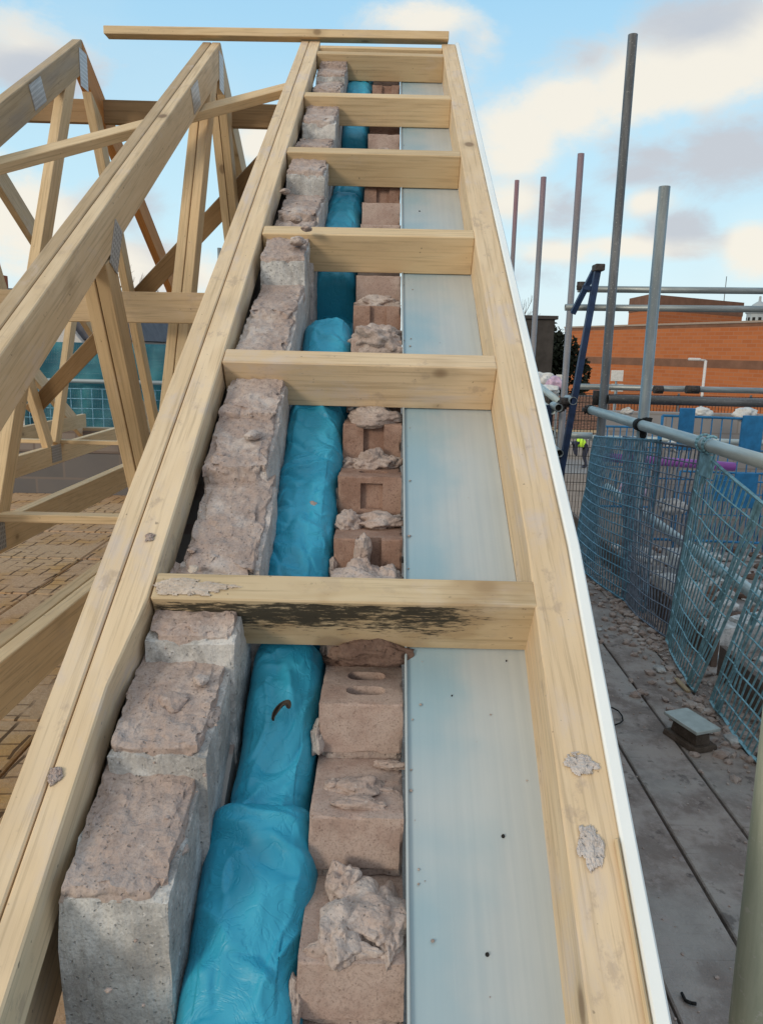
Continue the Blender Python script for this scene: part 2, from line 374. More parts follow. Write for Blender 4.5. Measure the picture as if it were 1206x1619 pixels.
# =================================================================== LADDER FRAME
TH = .548
S = Vector((0, math.cos(TH), math.sin(TH))); N = Vector((0, -math.sin(TH), math.cos(TH))); X_ = Vector((1, 0, 0))
O = S * .5755 - N * .6849 + Vector((.0071, 0, 0))
def Lp(x, t, n=0): return O + X_ * x + S * t + N * n
RIDGE_T = 2.700; YC = Lp(0, RIDGE_T).y; ZC = Lp(0, RIDGE_T).z
def slope_z(y): return O.z + (y - O.y) * math.tan(TH)       # top plane of rafters at distance y
def t_at_y(y): return (y - O.y) / math.cos(TH)
SC = Vector((0, -math.cos(TH), math.sin(TH)))
def rafter_prism(t0, t1, n0, n1, x0, x1, plumb0=True, plumb1=True, bev=.002):
    """prism along the slope, plumb-cut ends; local x = slope, z = normal"""
    k = math.tan(TH); a0 = (t0 + (0 if not plumb0 else 0)); h = n1 - n0
    poly = [(t0, n1), (t0 - (h * k if plumb0 else 0) * -1 * -1 + 0, n0), (t1 - (h * k if plumb1 else 0), n0), (t1, n1)]
    poly[1] = (t0 - (h * k if plumb0 else 0), n0)
    return prism_bm(poly, -x1, -x0, bev)
M_L = Matrix((S, -X_, N)).transposed().to_4x4(); M_L.translation = O       # local x=slope, y=-X, z=normal

def bent(bm, k=.040, cut=.02):
    """the outer timbers bow inwards below the lowest noggin"""
    for c in (cut, -.2, -.45): bmesh.ops.bisect_plane(bm, geom=bm.verts[:] + bm.edges[:] + bm.faces[:], plane_co=(c, 0, 0), plane_no=(1, 0, 0))
    for v in bm.verts:
        if v.co.x < cut: v.co.y += k * (cut - v.co.x)
    return bm
# ---- gable ladder
lad = empty('gable_ladder', Lp(0, -.75))
tag(lad, 'pine gable ladder of two long rafters and seven noggins over the wall top', 'roof ladder')
ir = rafter_prism(-1.0, RIDGE_T, -.055, 0, -.3135, -.274)
for c_ in (.42, .0, -.12): bmesh.ops.bisect_plane(ir, geom=ir.verts[:] + ir.edges[:] + ir.faces[:], plane_co=(c_, 0, 0), plane_no=(1, 0, 0))
for v in ir.verts:      # waney inner edge: the ply narrows towards the eaves
    if v.co.y < .29: v.co.y += .014 * max(0, min(1, (.0 - v.co.x) / .12))
tag(obj('rafter', ir, W_['dirty'], lad, M_L), 'inner rafter smeared with mortar')
tag(obj('rafter', bent(rafter_prism(-1.0, RIDGE_T, -.088, 0, .176, .2255), .030, .10), W_['dirty'], lad, M_L), 'outer rafter beside the white bargeboard')
for k in range(6):
    t0 = k * .5 + (0, .002, .004, -.002, 0, .01)[k]
    p0, p1 = Lp(-.272, t0 + .020, -.042), Lp(.176, t0 + .020, -.042)
    if k == 0: p0 = Lp(-.2715, .020, -.042)
    nb = board('noggin', p0 + N * (0, .001, -.001, .0012, 0, .001)[k], p1, N, .084, .040, W_['mould'] if k == 0 else (W_['dirty'] if k in (1,) else W_['light']), lad)
    if k == 0: nb['label'] = 'lowest noggin stained with black mould'
board('noggin', Lp(-.271, RIDGE_T - .06, -.046), Lp(.1755, RIDGE_T - .06, -.046), N, .084, .03, W_['light'], lad)
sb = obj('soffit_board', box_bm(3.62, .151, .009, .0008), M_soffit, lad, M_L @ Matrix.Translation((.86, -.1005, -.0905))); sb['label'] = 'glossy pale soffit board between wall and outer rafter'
# edge trim of the soffit along the brickwork
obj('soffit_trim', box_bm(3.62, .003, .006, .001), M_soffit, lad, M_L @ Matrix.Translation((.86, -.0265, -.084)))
bb = empty('bargeboard', Lp(.235, -.75)); tag(bb, 'white bargeboard fixed along the outer side of the gable ladder', 'bargeboard')
obj('board', bent(rafter_prism(-1.0, RIDGE_T + .01, -.17, .004, .2265, .2405), .034, .10), M_white, bb, M_L)
# split shim between rafter and bargeboard
tag(board('timber_sliver', Lp(.1985, -.60, .0035), Lp(.2095, -.27, .0035), N, .006, .004, W_['light']), 'thin split timber sliver wedged beside the white bargeboard near the bottom', 'timber sliver')

# nails in soffit
for i, (x, y) in enumerate(((795, 1322), (770, 1509), (663, 334), (800, 1045), (714, 1100))):
    v = ray(x, y); s = ((O + N * -.0855).dot(N)) / v.dot(N); P = v * s
    r = .0022 if i < 3 else .0010
    bm = bmesh.new(); bmesh.ops.create_cone(bm, cap_ends=True, segments=12, radius1=r, radius2=r * .7, depth=.003)
    tag(obj('screw_head', bm, M_dark, None, Matrix.Translation(P) @ N.to_track_quat('Z', 'Y').to_matrix().to_4x4()),
        ('dark screw head in the lowest soffit bay, the upper of its two large ones', 'dark screw head in the lowest soffit bay, the one nearest the bottom', 'dark screw head in the soffit just below the fourth noggin',
         'tiny dark fixing in the lowest soffit bay just under the mouldy noggin', 'tiny dark fixing in the lowest soffit bay left of centre')[i], 'screw head', 'screw heads in the soffit')

# =================================================================== TRUSSES
HS = 2.86; ZB = -.53; CD = .10
def truss(xs, label, mset, gable=False):
    root = empty('roof_truss', (xs[0][0], YC, ZB - CD)); tag(root, label, 'roof truss', 'timber roof trusses standing in a row')
    dz = -.0 if gable else -.012
    for (x0, x1) in xs:
        off = Vector((0, 0, dz))
        Ml = M_L.copy(); Ml.translation = O + off
        d = .20 if gable else .098  # gable chord made deeper than the rest to shade the slot beside it
        obj('top_chord', rafter_prism(-.66, RIDGE_T - .001, -d, 0, x0 - O.x * 0, x1), mset[0], root, Ml)
        Mf = Matrix((SC, X_, N * 0 + Vector((0, math.sin(TH), math.cos(TH))))).transposed().to_4x4()
        Mf.translation = Vector((O.x, YC + (YC - O.y), O.z)) + off
        k = math.tan(TH)
        poly = [(-.66, 0), (-.66 - d * k, -d), (RIDGE_T - d * k, -d), (RIDGE_T - .001, 0)]
        obj('top_chord', prism_bm(poly, x0, x1, .002), mset[3] if len(mset) > 3 else mset[0], root, Mf)
        xm = (x0 + x1) / 2 + O.x; th = abs(x1 - x0)
        board('bottom_chord', (xm, YC - HS, ZB - CD / 2), (xm, YC + HS, ZB - CD / 2), (0, 0, 1), CD, th, mset[1], root)
        if not gable:
            for sg in (-1, 1):
                w_ = .068
                # long web from apex to third point
                board('web', (xm, YC + sg * .10, ZC - .155), (xm, YC + sg * .86, ZB + .004), (0, 1, 0), w_, th * .98, mset[2], root)
                # short web from mid rafter to third point
                ym = YC + sg * 1.30; zm = slope_z(YC - 1.30) - .135
                board('web', (xm, ym, zm), (xm, YC + sg * .95, ZB + .004), (0, 1, 0), w_, th * .97, mset[2], root)
    x1 = max(b for a, b in xs) + O.x
    if not gable:
        # zinc nail plates pressed on the right-hand face
        def plate(y, z, w2, h2, ang):
            M = Matrix.Translation((x1 + .0012, y, z + dz)) @ Matrix.Rotation(ang, 4, 'X')
            bm = box_bm(.0018, w2, h2, 0); obj('nail_plate', bm, M_plate, root, M)
        plate(YC, ZC - .105, .075, .13, 0)
        plate(YC - .42, ZC - .42 * math.tan(TH) - .055, .11, .075, TH)
        plate(YC - 1.26, slope_z(YC - 1.26) - .115, .05, .115, -.45)
        plate(YC + 1.26, slope_z(YC - 1.26) - .115, .05, .115, .45)
        plate(YC - .92, ZB - .03, .12, .09, 0); plate(YC + .92, ZB - .03, .12, .09, 0)
    return root
truss([(-.3445, -.3155)], 'single ply gable truss nailed along the left side of the gable ladder', [W_['dirty'], W_['light'], W_['tan']], True)
truss([(-.711, -.679), (-.6765, -.6445)], 'doubled roof truss, the nearest free-standing one left of the ladder', [W_['truss'], W_['light'], W_['light']])
truss([(-1.196, -1.160)], 'single roof truss with orange far rafter, second one left of the ladder', [W_['grey'], W_['light'], W_['light'], W_['orange']])
truss([(-1.78, -1.745)], 'single roof truss, third one left of the ladder, its peak outside the photo', [W_['truss'], W_['light'], W_['light']])
truss([(-2.36, -2.325)], 'single roof truss farthest left, seen only by its lower webs and chord', [W_['truss'], W_['light'], W_['light']])

def beam(name, p, q, side, wd, th, m, label, cat='timber'): return tag(board(name, p, q, side, wd, th, m), label, cat)
beam('ridge_batten', (-1.062, YC + .0, ZC + .0125), (.207, YC + .0, ZC + .020), (0, 1, 0), .055, .028, W_['light'], 'level pine batten laid across the peaks of the ladder and doubled truss', 'batten')
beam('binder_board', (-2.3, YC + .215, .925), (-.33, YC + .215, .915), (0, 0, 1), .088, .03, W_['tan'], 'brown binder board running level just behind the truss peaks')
beam('binder_board', (-1.30, YC - .70, .112), (-.33, YC - .70, .118), (0, 0, 1), .092, .032, W_['truss'], 'pale knotty binder board at mid height between the webs')
def onN(x, y, n):
    v = ray(x, y); return v * ((O + N * n).dot(N) / v.dot(N))
a, b_ = onN(0, 262, -.13), onN(462, 140, -.13); dd = (b_ - a).normalized()
beam('diagonal_brace', a - dd * .5, b_, S, .060, .030, W_['light'], 'pale diagonal brace slanting under the rafters up to the ladder', 'brace')
# long dark brace behind the far webs
def on_webplane(x, y):
    p0 = Vector((0, YC + .10, ZC - .155)); p1 = Vector((0, YC + .86, ZB)); d = (p1 - p0).normalized(); nn = Vector((0, -d.z, d.y)).normalized()
    p0 = p0 + Vector((0, .055, 0)); v = ray(x, y); return v * (p0.dot(nn) / v.dot(nn)), d
pa, d_ = on_webplane(50, 650); pb, _ = on_webplane(425, 250)
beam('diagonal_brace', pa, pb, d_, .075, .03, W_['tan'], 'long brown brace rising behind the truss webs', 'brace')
q0 = onZ(20, 813, -.505)
beam('ceiling_batten', (-2.5, q0.y + .02, -.517), (-.36, q0.y + .02, -.517), (0, 1, 0), .05, .024, W_['light'], 'pale batten lying across the bottom chords, nearest one', 'batten')
q0 = onZ(100, 694, -.505)
beam('ceiling_batten', (-2.9, q0.y, -.519), (-.36, q0.y, -.519), (0, 1, 0), .05, .02, W_['light'], 'thin pale batten lying across the bottom chords farther in', 'batten')

# =================================================================== INNER BLOCK LEAF
bw = empty('block_wall', Lp(-.215, -.6, -.3)); tag(bw, 'grey concrete block inner leaf capped with pink mortar, stepping up the slope', 'block wall')
ris = [-.66, -.325, -.188, -.046, .075, .262, .398, .545, .70, .885, 1.02, 1.17, 1.375, 1.50, 1.63, 1.80, 1.98, 2.16, 2.35, 2.50, 2.66]
noseN = {1: -.018, 2: -.022, 3: -.024, 4: -.03, 5: -.024, 6: -.026, 7: -.022, 8: -.02, 9: -.006, 12: -.012, 15: -.02}
white = {1, 2, 3, 9, 12, 15, 18}
for i in range(len(ris) - 1):
    t0, t1 = ris[i], ris[i + 1]; rng = random.Random(i * 3 + 1)
    nose = noseN.get(i, -.026 + rng.uniform(-.006, .004)); back = nose - (.036 if i + 1 in white else .014) - rng.uniform(0, .006)
    nxt = noseN.get(i + 1, -.026)
    xl = -.268 + rng.uniform(-.004, .006) + (.005 if i > 3 else 0); xr = -.170 + rng.uniform(-.004, .006)
    if i in (1, 0): xl, xr = -.280, -.183
    if i == 2: xl, xr = -.276, -.176
    if i == 3: xl, xr = -.272, -.170
    if i in (4,): xl, xr = -.258, -.158
    if i == 7: xr = -.172; xl = -.266
    if i == 0: nose, back = -.16, -.19
    A, Bk = Lp(0, t0, nose), Lp(0, t1, back); drop = Vector((0, 0, -.34 if i > 2 else -.62)); G = Vector((0, .0015, 0))
    c8 = []
    for base in (drop, Vector()):
        for P in (A + G, Bk - G):
            for x in (xl, xr):
                c8.append(Vector((x + O.x, P.y, P.z)) + base)
    obj('block', hexa_bm(c8, 34, .0020, 15, i * 5 + 2, .0, .0014, 1.0, .86), M_block if i in white else M_blockm, bw, smooth=False)
    # mortar spread over the tread
    lift = .007
    c8 = []
    Am, Bm = Lp(0, t0 + (.006 if i in white else -.006), nose), Lp(0, t1 + .012, back + .002)
    for base in (Vector((0, 0, -.012)), Vector((0, 0, lift))):
        for P in (Am, Bm):
            for x in (xl + .001 + rng.uniform(-.002, .003), xr - .003 + rng.uniform(-.004, .002)):
                c8.append(Vector((x + O.x, P.y, P.z)) + base)
    if i not in white and i > 0:
        for j in (0, 1): c8[j] = c8[j] + Vector((0, -.002, -.035))
    obj('mortar_bed', hexa_bm(c8, 28, .0044, 26, i * 7 + 3, .03, .0022, 1.4, .76), M_mortar if i % 3 else M_mortar2, bw)
rng = random.Random(5)
bm = bmesh.new()
for (x, t, n, r) in [(-.246, .1, -.024, .006), (-.20, -.09, -.03, .009), (-.225, -.115, -.034, .016), (-.19, -.13, -.036, .015), (-.235, .55, -.02, .012), (-.285, .53, -.05, .012),
                     (-.2, .335, -.02, .014), (-.24, .29, -.022, .006), (-.19, .94, .012, .017), (-.175, .985, .02, .011), (-.25, 1.26, -.01, .012), (-.21, 1.1, -.01, .014), (-.19, -.27, -.04, .01)]:
    blob_bm(Lp(x, t, n), (r, r * 1.2, r * .55), .6, 1.8, rng.random() * 50, 3, bm)
for k in range(170):
    t = rng.uniform(-.62, 2.6); r = rng.uniform(.0012, .0034)
    blob_bm(Lp(rng.uniform(-.262, -.172), t, -.026 + rng.uniform(-.022, .003)), (r, r, r * .7), .6, 1.8, k, 1, bm)
obj('mortar_crumbs', bm, M_mortar, bw).update_tag()
# body of the wall under the rake
yb0, yb1 = Lp(0, -.7).y, 2 * YC - Lp(0, -.7).y
def wall_body(x0, x1, m, parent, dn, name='wall_body', ts=-.75):
    ly = lambda t: Lp(0, t, dn)
    p0, p1 = ly(ts), ly(RIDGE_T - .1)
    far = Vector((0, 2 * YC - p0.y, p0.z))
    poly = [(p0.y, -UP - .02), (p0.y, p0.z), (p1.y, p1.z), (2 * YC - p1.y, p1.z), (far.y, far.z), (far.y, -UP - .02)]
    bm = bmesh.new(); a = [bm.verts.new((x0, y, z)) for y, z in poly]; b = [bm.verts.new((x1, y, z)) for y, z in poly]
    bm.faces.new(a[::-1]); bm.faces.new(b); n = len(poly)
    for i in range(n): bm.faces.new((a[i], a[(i + 1) % n], b[(i + 1) % n], b[i]))
    bmesh.ops.recalc_face_normals(bm, faces=bm.faces)
    return obj(name, bm, m, parent)
def brick_mat(name, c1, c2, cm, bwid, bh, mort=.01, axis='YZ', rough=.9):
    m, t, b, co = mat(name, rough, .15)
    sp = t.new('ShaderNodeSeparateXYZ'); t.l.new(co, sp.inputs[0]); cb = t.new('ShaderNodeCombineXYZ')
    t.inp(cb, 0, sp.outputs['XYZ'.index(axis[0])]); t.inp(cb, 1, sp.outputs[2])
    br = t.new('ShaderNodeTexBrick'); t.inp(br, 0, cb.outputs[0]); t.inp(br, 1, c1); t.inp(br, 2, c2); t.inp(br, 3, cm)
    br.inputs['Scale'].default_value = 1; br.inputs['Mortar Size'].default_value = mort; br.inputs['Brick Width'].default_value = bwid; br.inputs['Row Height'].default_value = bh
    n = t.noise(co, 3, 6, .6)
    t.inp(b, 'Base Color', t.mix(t.math('MULTIPLY', n, .35), br.outputs[0], (.25, .22, .2))); bump(t, b, br.outputs[1], -.5, .01); return m
M_bwall = brick_mat('gable_brickwork', (.33, .2, .15), (.40, .27, .2), (.42, .34, .3), .225, .075)
M_cwall = brick_mat('gable_blockwork', (.38, .37, .36), (.44, .43, .42), (.36, .30, .28), .45, .225)
wall_body(-.3145 + O.x, -.172 + O.x, M_cwall, bw, -.13, ts=-.29)
obj('wall_body', rafter_prism(-.95, -.30, -.9, -.26, -.3145, -.2845), M_cwall, bw, M_L)  # narrow strip added low down so the slot beside the blocks stays dark

# =================================================================== OUTER BRICK LEAF
kw = empty('brick_wall', Lp(-.025, -.6, -.3)); tag(kw, 'buff brick outer leaf with its stepped courses and mortar lumps beside the soffit', 'brick wall')
STEP = .1335; RISE = STEP * math.sin(TH); RUN = STEP * math.cos(TH)
bx0, bx1 = -.0735, .0235; bxm = (bx0 + bx1) / 2
def boolean(me_obj, cutters):
    for c in cutters:
        md = me_obj.modifiers.new('b', 'BOOLEAN'); md.operation = 'DIFFERENCE'; md.solver = 'EXACT'; md.object = c
    dg = bpy.context.evaluated_depsgraph_get(); me = bpy.data.meshes.new_from_object(me_obj.evaluated_get(dg))
    me_obj.modifiers.clear(); old = me_obj.data; me_obj.data = me
    for c in cutters: bpy.data.objects.remove(c)
def cutter(kind, c, sx, sy, sz):
    bm = bmesh.new()
    if kind == 'slot':       # stadium-shaped hole, long in x
        n = 10; pts = [(sx - sy + sy * math.sin(a), sy * math.cos(a)) for a in [PI * i / n for i in range(n + 1)]] + [(-(sx - sy) - sy * math.sin(a), -sy * math.cos(a)) for a in [PI * i / n for i in range(n + 1)]]
        a = [bm.verts.new((c[0] + x, c[1] + y, c[2] - sz)) for x, y in pts]; b = [bm.verts.new((c[0] + x, c[1] + y, c[2] + sz)) for x, y in pts]
        bm.faces.new(a); bm.faces.new(b[::-1]); n = len(pts)
        for i in range(n): bm.faces.new((a[i], b[i], b[(i + 1) % n], a[(i + 1) % n]))
    else:
        bmesh.ops.create_cube(bm, size=2); bmesh.ops.scale(bm, vec=(sx, sy, sz), verts=bm.verts); bmesh.ops.translate(bm, vec=c, verts=bm.verts)
    bmesh.ops.recalc_face_normals(bm, faces=bm.faces)
    me = bpy.data.meshes.new('c'); bm.to_mesh(me); bm.free(); o = bpy.data.objects.new('c', me); COL.objects.link(o); return o
kinds = {-2: 'p', -1: 'p', 0: 'h', 1: 'p', 2: 'r', 3: 'rh', 4: 'r', 5: 'r', 6: 'p', 7: 'r', 8: 'p', 9: 'p', 10: 'p', 11: 'p', 12: 'r', 13: 'r', 14: 'r', 15: 'p', 16: 'r', 17: 'r', 18: 'r', 19: 'r'}
def nose(k): return Lp(0, -.084 + STEP * k, -.080)
for k in range(-4, 22):
    P = nose(k); kd = kinds.get(k, 'p'); rng = random.Random(k + 40); jx = rng.uniform(-.002, .002) * .5
    top = P.z; c8 = []
    for z in (top - .0605, top):
        for y in (P.y, P.y + (.205 if k < 20 else .1)):
            for x in (bx0 + jx, bx1 + min(jx, 0)): c8.append(Vector((x + O.x, y, z)))
    bo = obj('brick', hexa_bm(c8, 26, .0004, 26, k + 80, .0, .0004, 1.0, .92), M_brick2 if 'r' in kd else M_brick, kw)
    cs = []
    if 'h' in kd:
        for dy in ((.037, .079) if k == 0 else (.05,)): cs.append(cutter('slot', Vector((bxm + O.x + .004, P.y + dy, top)), .0235, .0120, .05))
    if 'r' in kd: cs.append(cutter('box', Vector((bxm + O.x + .002, P.y, top - .03)), .017, .010, .045 if 'h' not in kd else .02))
    if cs:
        # cutters live in world space, brick mesh too (identity under its root)
        bo.parent = None; bo.matrix_basis = Matrix.Identity(4); bpy.context.view_layer.update(); boolean(bo, cs)
        bo.parent = kw; bo.matrix_basis = PW[kw.name].inverted()
    # bed joint under the brick
    c8 = []
    for z in (top - .0605 - (RISE - .0605) - .001, top - .0595):
        for y in (P.y + .003, P.y + .11):
            for x in (bx0 + .001, bx1 - .001): c8.append(Vector((x + O.x, y, z)))
    obj('mortar_bed', hexa_bm(c8, 14, .0030, 40, k + 140, .2, .001), M_mortar, kw)
wall_body(bx0 + .004 + O.x, bx1 - .002 + O.x, M_bwall, kw, -.26)
# mortar lumps on the brick steps
def lump(name, parts, m, label_part=None, sub=5):
    bm = bmesh.new()
    for (k, dx, dy, dz, rx, ry, rz, amp, sd_) in parts:
        P = nose(k); blob_bm((bxm + O.x + dx, P.y + dy, P.z + dz), (rx, ry, rz), amp, 2.0, sd_, sub, bm, flat=.6)
    return obj(name, bm, m, kw)
lump('mortar_lump', [(-2, .012, .055, .006, .036, .042, .018, .75, 1), (-2, -.012, .035, .006, .02, .04, .018, .7, 2), (-2, -.012, .090, .012, .016, .020, .020, .8, 3), (-2, .032, .05, .004, .02, .045, .016, .7, 4)], M_mortar2)
lump('mortar_lump', [(-2, -.018, .014, .0, .028, .007, .010, .5, 5), (-2, .008, .012, -.002, .022, .007, .010, .6, 15), (-2, .034, .018, .0, .007, .02, .010, .7, 6), (-2, .03, .040, .002, .006, .014, .010, .6, 26)], M_mortar)
lump('mortar_lump', [(-1, .0, .055, .001, .028, .022, .010, .6, 7), (-1, .002, .022, .001, .030, .010, .008, .5, 8), (-1, -.026, .06, .0, .012, .012, .006, .8, 9), (-1, .036, .096, .004, .02, .008, .006, .8, 10), (-1, .03, .05, 0, .014, .006, .004, .7, 40)], M_mortar2)
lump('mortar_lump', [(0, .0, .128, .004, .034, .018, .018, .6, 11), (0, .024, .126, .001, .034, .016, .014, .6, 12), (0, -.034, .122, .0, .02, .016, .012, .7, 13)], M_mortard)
lump('mortar_lump', [(1, .0, .06, .012, .048, .06, .03, .6, 14), (2, -.004, -.030, -.056, .034, .034, .034, .7, 16), (2, .034, -.028, -.058, .02, .034, .028, .8, 17), (2, -.038, -.03, -.07, .016, .03, .02, .7, 18), (2, -.008, -.008, -.02, .012, .016, .032, .5, 19)], M_mortar2)
lump('mortar_lump', [(2, .0, .085, .006, .043, .03, .014, .8, 20), (2, -.03, .08, .005, .02, .028, .018, .8, 21), (2, .034, .09, .005, .014, .02, .012, .7, 41)], M_mortar2)
lump('mortar_lump', [(3, .0, .095, .01, .03, .022, .018, .9, 22), (3, .03, .098, .006, .018, .014, .014, .8, 23), (3, -.03, .098, .004, .018, .014, .012, .8, 24)], M_mortar)
lump('mortar_lump', [(4, .0, .055, .006, .047, .06, .020, .6, 25), (4, -.01, .09, .016, .034, .034, .016, .6, 42)], M_mortar)
for k, sd_ in ((5, 50), (6, 54), (7, 58)):
    lump('mortar_lump', [(k, .0, .02, .0, .050, .045, .030, .85, sd_), (k, .02, .06, .008, .034, .035, .024, .9, sd_ + 1), (k, -.026, .07, .004, .026, .03, .022, .9, sd_ + 2), (k, .0, -.01, -.035, .047, .016, .03, .8, sd_ + 3)] if k < 7 else
         [(k, .0, .09, .008, .046, .022, .018, .9, sd_)], M_mortar)
for k in (12, 13, 14, 17, 18): lump('mortar_lump', [(k, .0, .015, .0, .018, .012, .010, .8, k + 70), (k, .005, .08, .006, .03, .02, .010, .8, k + 90)], M_mortar2, sub=4)
bm = bmesh.new()
for (x, t_, n, rx, rt, rn, sd_) in ((-.018, -.008, -.084, .048, .012, .018, 5), (.022, -.004, -.094, .020, .011, .010, 6), (-.052, -.002, -.094, .016, .009, .010, 7)):
    blob_bm(Lp(x, t_, n), (rx, rt, rn), .6, 2, sd_, 5, bm)
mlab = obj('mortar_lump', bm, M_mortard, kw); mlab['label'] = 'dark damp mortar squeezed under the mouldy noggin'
# mortar snots squeezed from the cavity side
for k in (-2, -1, 0, 1, 2, 3): lump('mortar_snot', [(k, -.050, .01 + .02 * (k % 2), -.05, .008, .022, .022, .9, k + 200)], M_mortar, sub=4)

# =================================================================== CAVITY INSULATION
def batt(t0, t1, n0, x0, x1, seed, amp, label, nt=220, ns=84, endroll=0, slump=.03):
    c = Lp((x0 + x1) / 2, t0, n0); bm = bmesh.new(); rows = []
    for i in range(nt + 1):
        a = i / nt; t = t0 + (t1 - t0) * a
        e0 = min(1, a * nt / 7.0); e1 = min(1, (1 - a) * nt / 7.0); e = math.sqrt(max(0, 1 - (1 - min(e0, e1)) ** 2))
        row = []
        for j in range(ns + 1):
            s = j / ns; ang = PI * s; cx = -math.cos(ang); sx = math.sin(ang)
            px = math.copysign(abs(cx) ** .6, cx); pz = abs(sx) ** .62
            xx = (x0 + x1) / 2 + px * (x1 - x0) / 2; base = -.11 + (.11) * pz
            p = Vector((xx * 1.0, t, seed * 1.7))
            # draped folds: warped ridges, sharp creases, small puckers
            q = Vector((xx * 8 + seed * 2.1, t * 7, seed)); wv_ = noise.noise_vector(q) * .55
            u1 = noise.noise(Vector((xx * 6 + t * 4.5, t * 8 - xx * 7, seed)) + wv_ * 1.6)
            u2 = noise.noise(Vector((xx * 13 - t * 10, t * 15 + xx * 13, seed + 4)) + wv_ * 2.2)
            u3 = noise.noise(Vector((xx * 30 + t * 16, t * 27 - xx * 30, seed + 8)) + wv_ * 3.5)
            cr1 = (1 - min(1, abs(u1) * 2.4)) ** 1.8; cr2 = (1 - min(1, abs(u2) * 2.6)) ** 1.8; cr3 = (1 - min(1, abs(u3) * 3)) ** 1.4
            u4 = noise.noise(Vector((xx * 11 + t * 7 + seed, t * 6.5 - xx * 5, seed + 20)) + wv_ * .8)
            fold = (1 - min(1, abs(u4) * 2.6)) ** 2.2
            cr1 = (1 - min(1, abs(u1) * 2.2)) ** 2.4
            h = amp * (.62 * noise.noise(Vector((xx * 6 + seed, t * 4.2, 9.1))) + .40 * fold + .34 * cr1 - .16 * cr2 ** 1.5 + .09 * cr3) + .0011 * cr3 ** 2 - .0012 * cr2 ** 3
            wob = .0045 * noise.noise(Vector((t * 13, seed + (s > .5) * 5, 0)))
            P = Lp(xx + wob * (1 if abs(px) > .6 else 0), t, n0 + base * (1 if pz < 1 else 1) + h * pz - slump * (1 - e))
            row.append(bm.verts.new(P))
        rows.append(row)
    for a, b in zip(rows, rows[1:]):
        for j in range(ns): bm.faces.new((a[j], a[j + 1], b[j + 1], b[j]))
    # tuck the ends down so the batt closes
    for row, sg in ((rows[0], -1), (rows[-1], 1)):
        lows = [bm.verts.new(v.co + Vector((0, sg * .012, 0)) - N * (.10 + (v.co - rows[0][0].co).length * 0)) for v in row]
        for j in range(ns):
            f = (row[j], row[j + 1], lows[j + 1], lows[j]); bm.faces.new(f if sg > 0 else f[::-1])
    bmesh.ops.recalc_face_normals(bm, faces=bm.faces)
    for v in bm.verts: v.co -= c
    return tag(obj('insulation_batt', bm, M_film, None, Matrix.Translation(c), smooth=True), label, 'insulation', 'blue wrapped insulation in the cavity')
batt(-.72, -.19, -.088, -.188, -.065, 1.3, .018, 'blue wrapped insulation batt at the very bottom of the cavity, widest one')
batt(-.235, .03, -.104, -.170, -.074, 2.7, .022, 'blue wrapped insulation with a curled brown leaf on it, just below the mouldy noggin', 110)
batt(.045, .115, -.098, -.176, -.076, 7.9, .012, 'short blue roll of wrapped insulation pressed against the far side of the mouldy noggin', 60)
batt(.105, .545, -.094, -.180, -.071, 4.1, .021, 'long crumpled blue insulation batt between the two lowest noggins')
batt(.56, .84, -.100, -.180, -.068, 5.2, .012, 'bulging blue insulation batt above the second noggin with a dark gap behind', 90)
batt(.80, 1.12, -.215, -.178, -.072, 6.6, .009, 'sunken dark blue insulation batt deep in the gap under the third noggin', 50)
batt(1.05, 1.55, -.112, -.178, -.075, 8.3, .016, 'blue insulation batt between the third and fourth noggins', 90)
batt(1.60, 1.93, -.128, -.172, -.075, 9.4, .018, 'lumpy blue insulation batt between the fourth and fifth noggins', 60)
batt(2.34, 2.80, -.085, -.178, -.070, 12.2, .01, 'blue insulation glimpsed under the topmost noggin', 40)
batt(2.05, 2.45, -.13, -.172, -.077, 10.2, .015, 'small blue insulation batt in the topmost open bay', 60)

# curled leaf on the film
lp = onN(446, 1124, -.088)
bm = bmesh.new(); rows = []
for i in range(13):
    a = i / 12; ang = a * 2.6; cx = .008 * math.cos(ang * 1.3); cy = .011 * math.sin(ang * 1.3) - .014 * a; ww = .0036 * math.sin(PI * min(1, a + .06)) + .0008
    rows.append([bm.verts.new(lp + X_ * (cx + ww * math.cos(ang) * s) + S * (cy + ww * math.sin(ang) * s) + N * (.004 + .004 * s * s + .003 * math.sin(a * 7))) for s in (-1, -.4, .4, 1)])
for a, b in zip(rows, rows[1:]):
    for j in range(3): bm.faces.new((a[j], a[j + 1], b[j + 1], b[j]))
lf = obj('leaf', bm, plain('brown_leaf', (.05, .04, .03), .6)); md = lf.modifiers.new('s', 'SOLIDIFY'); md.thickness = .0012
tag(lf, 'curled dark brown leaf lying on the lower blue insulation', 'leaf')

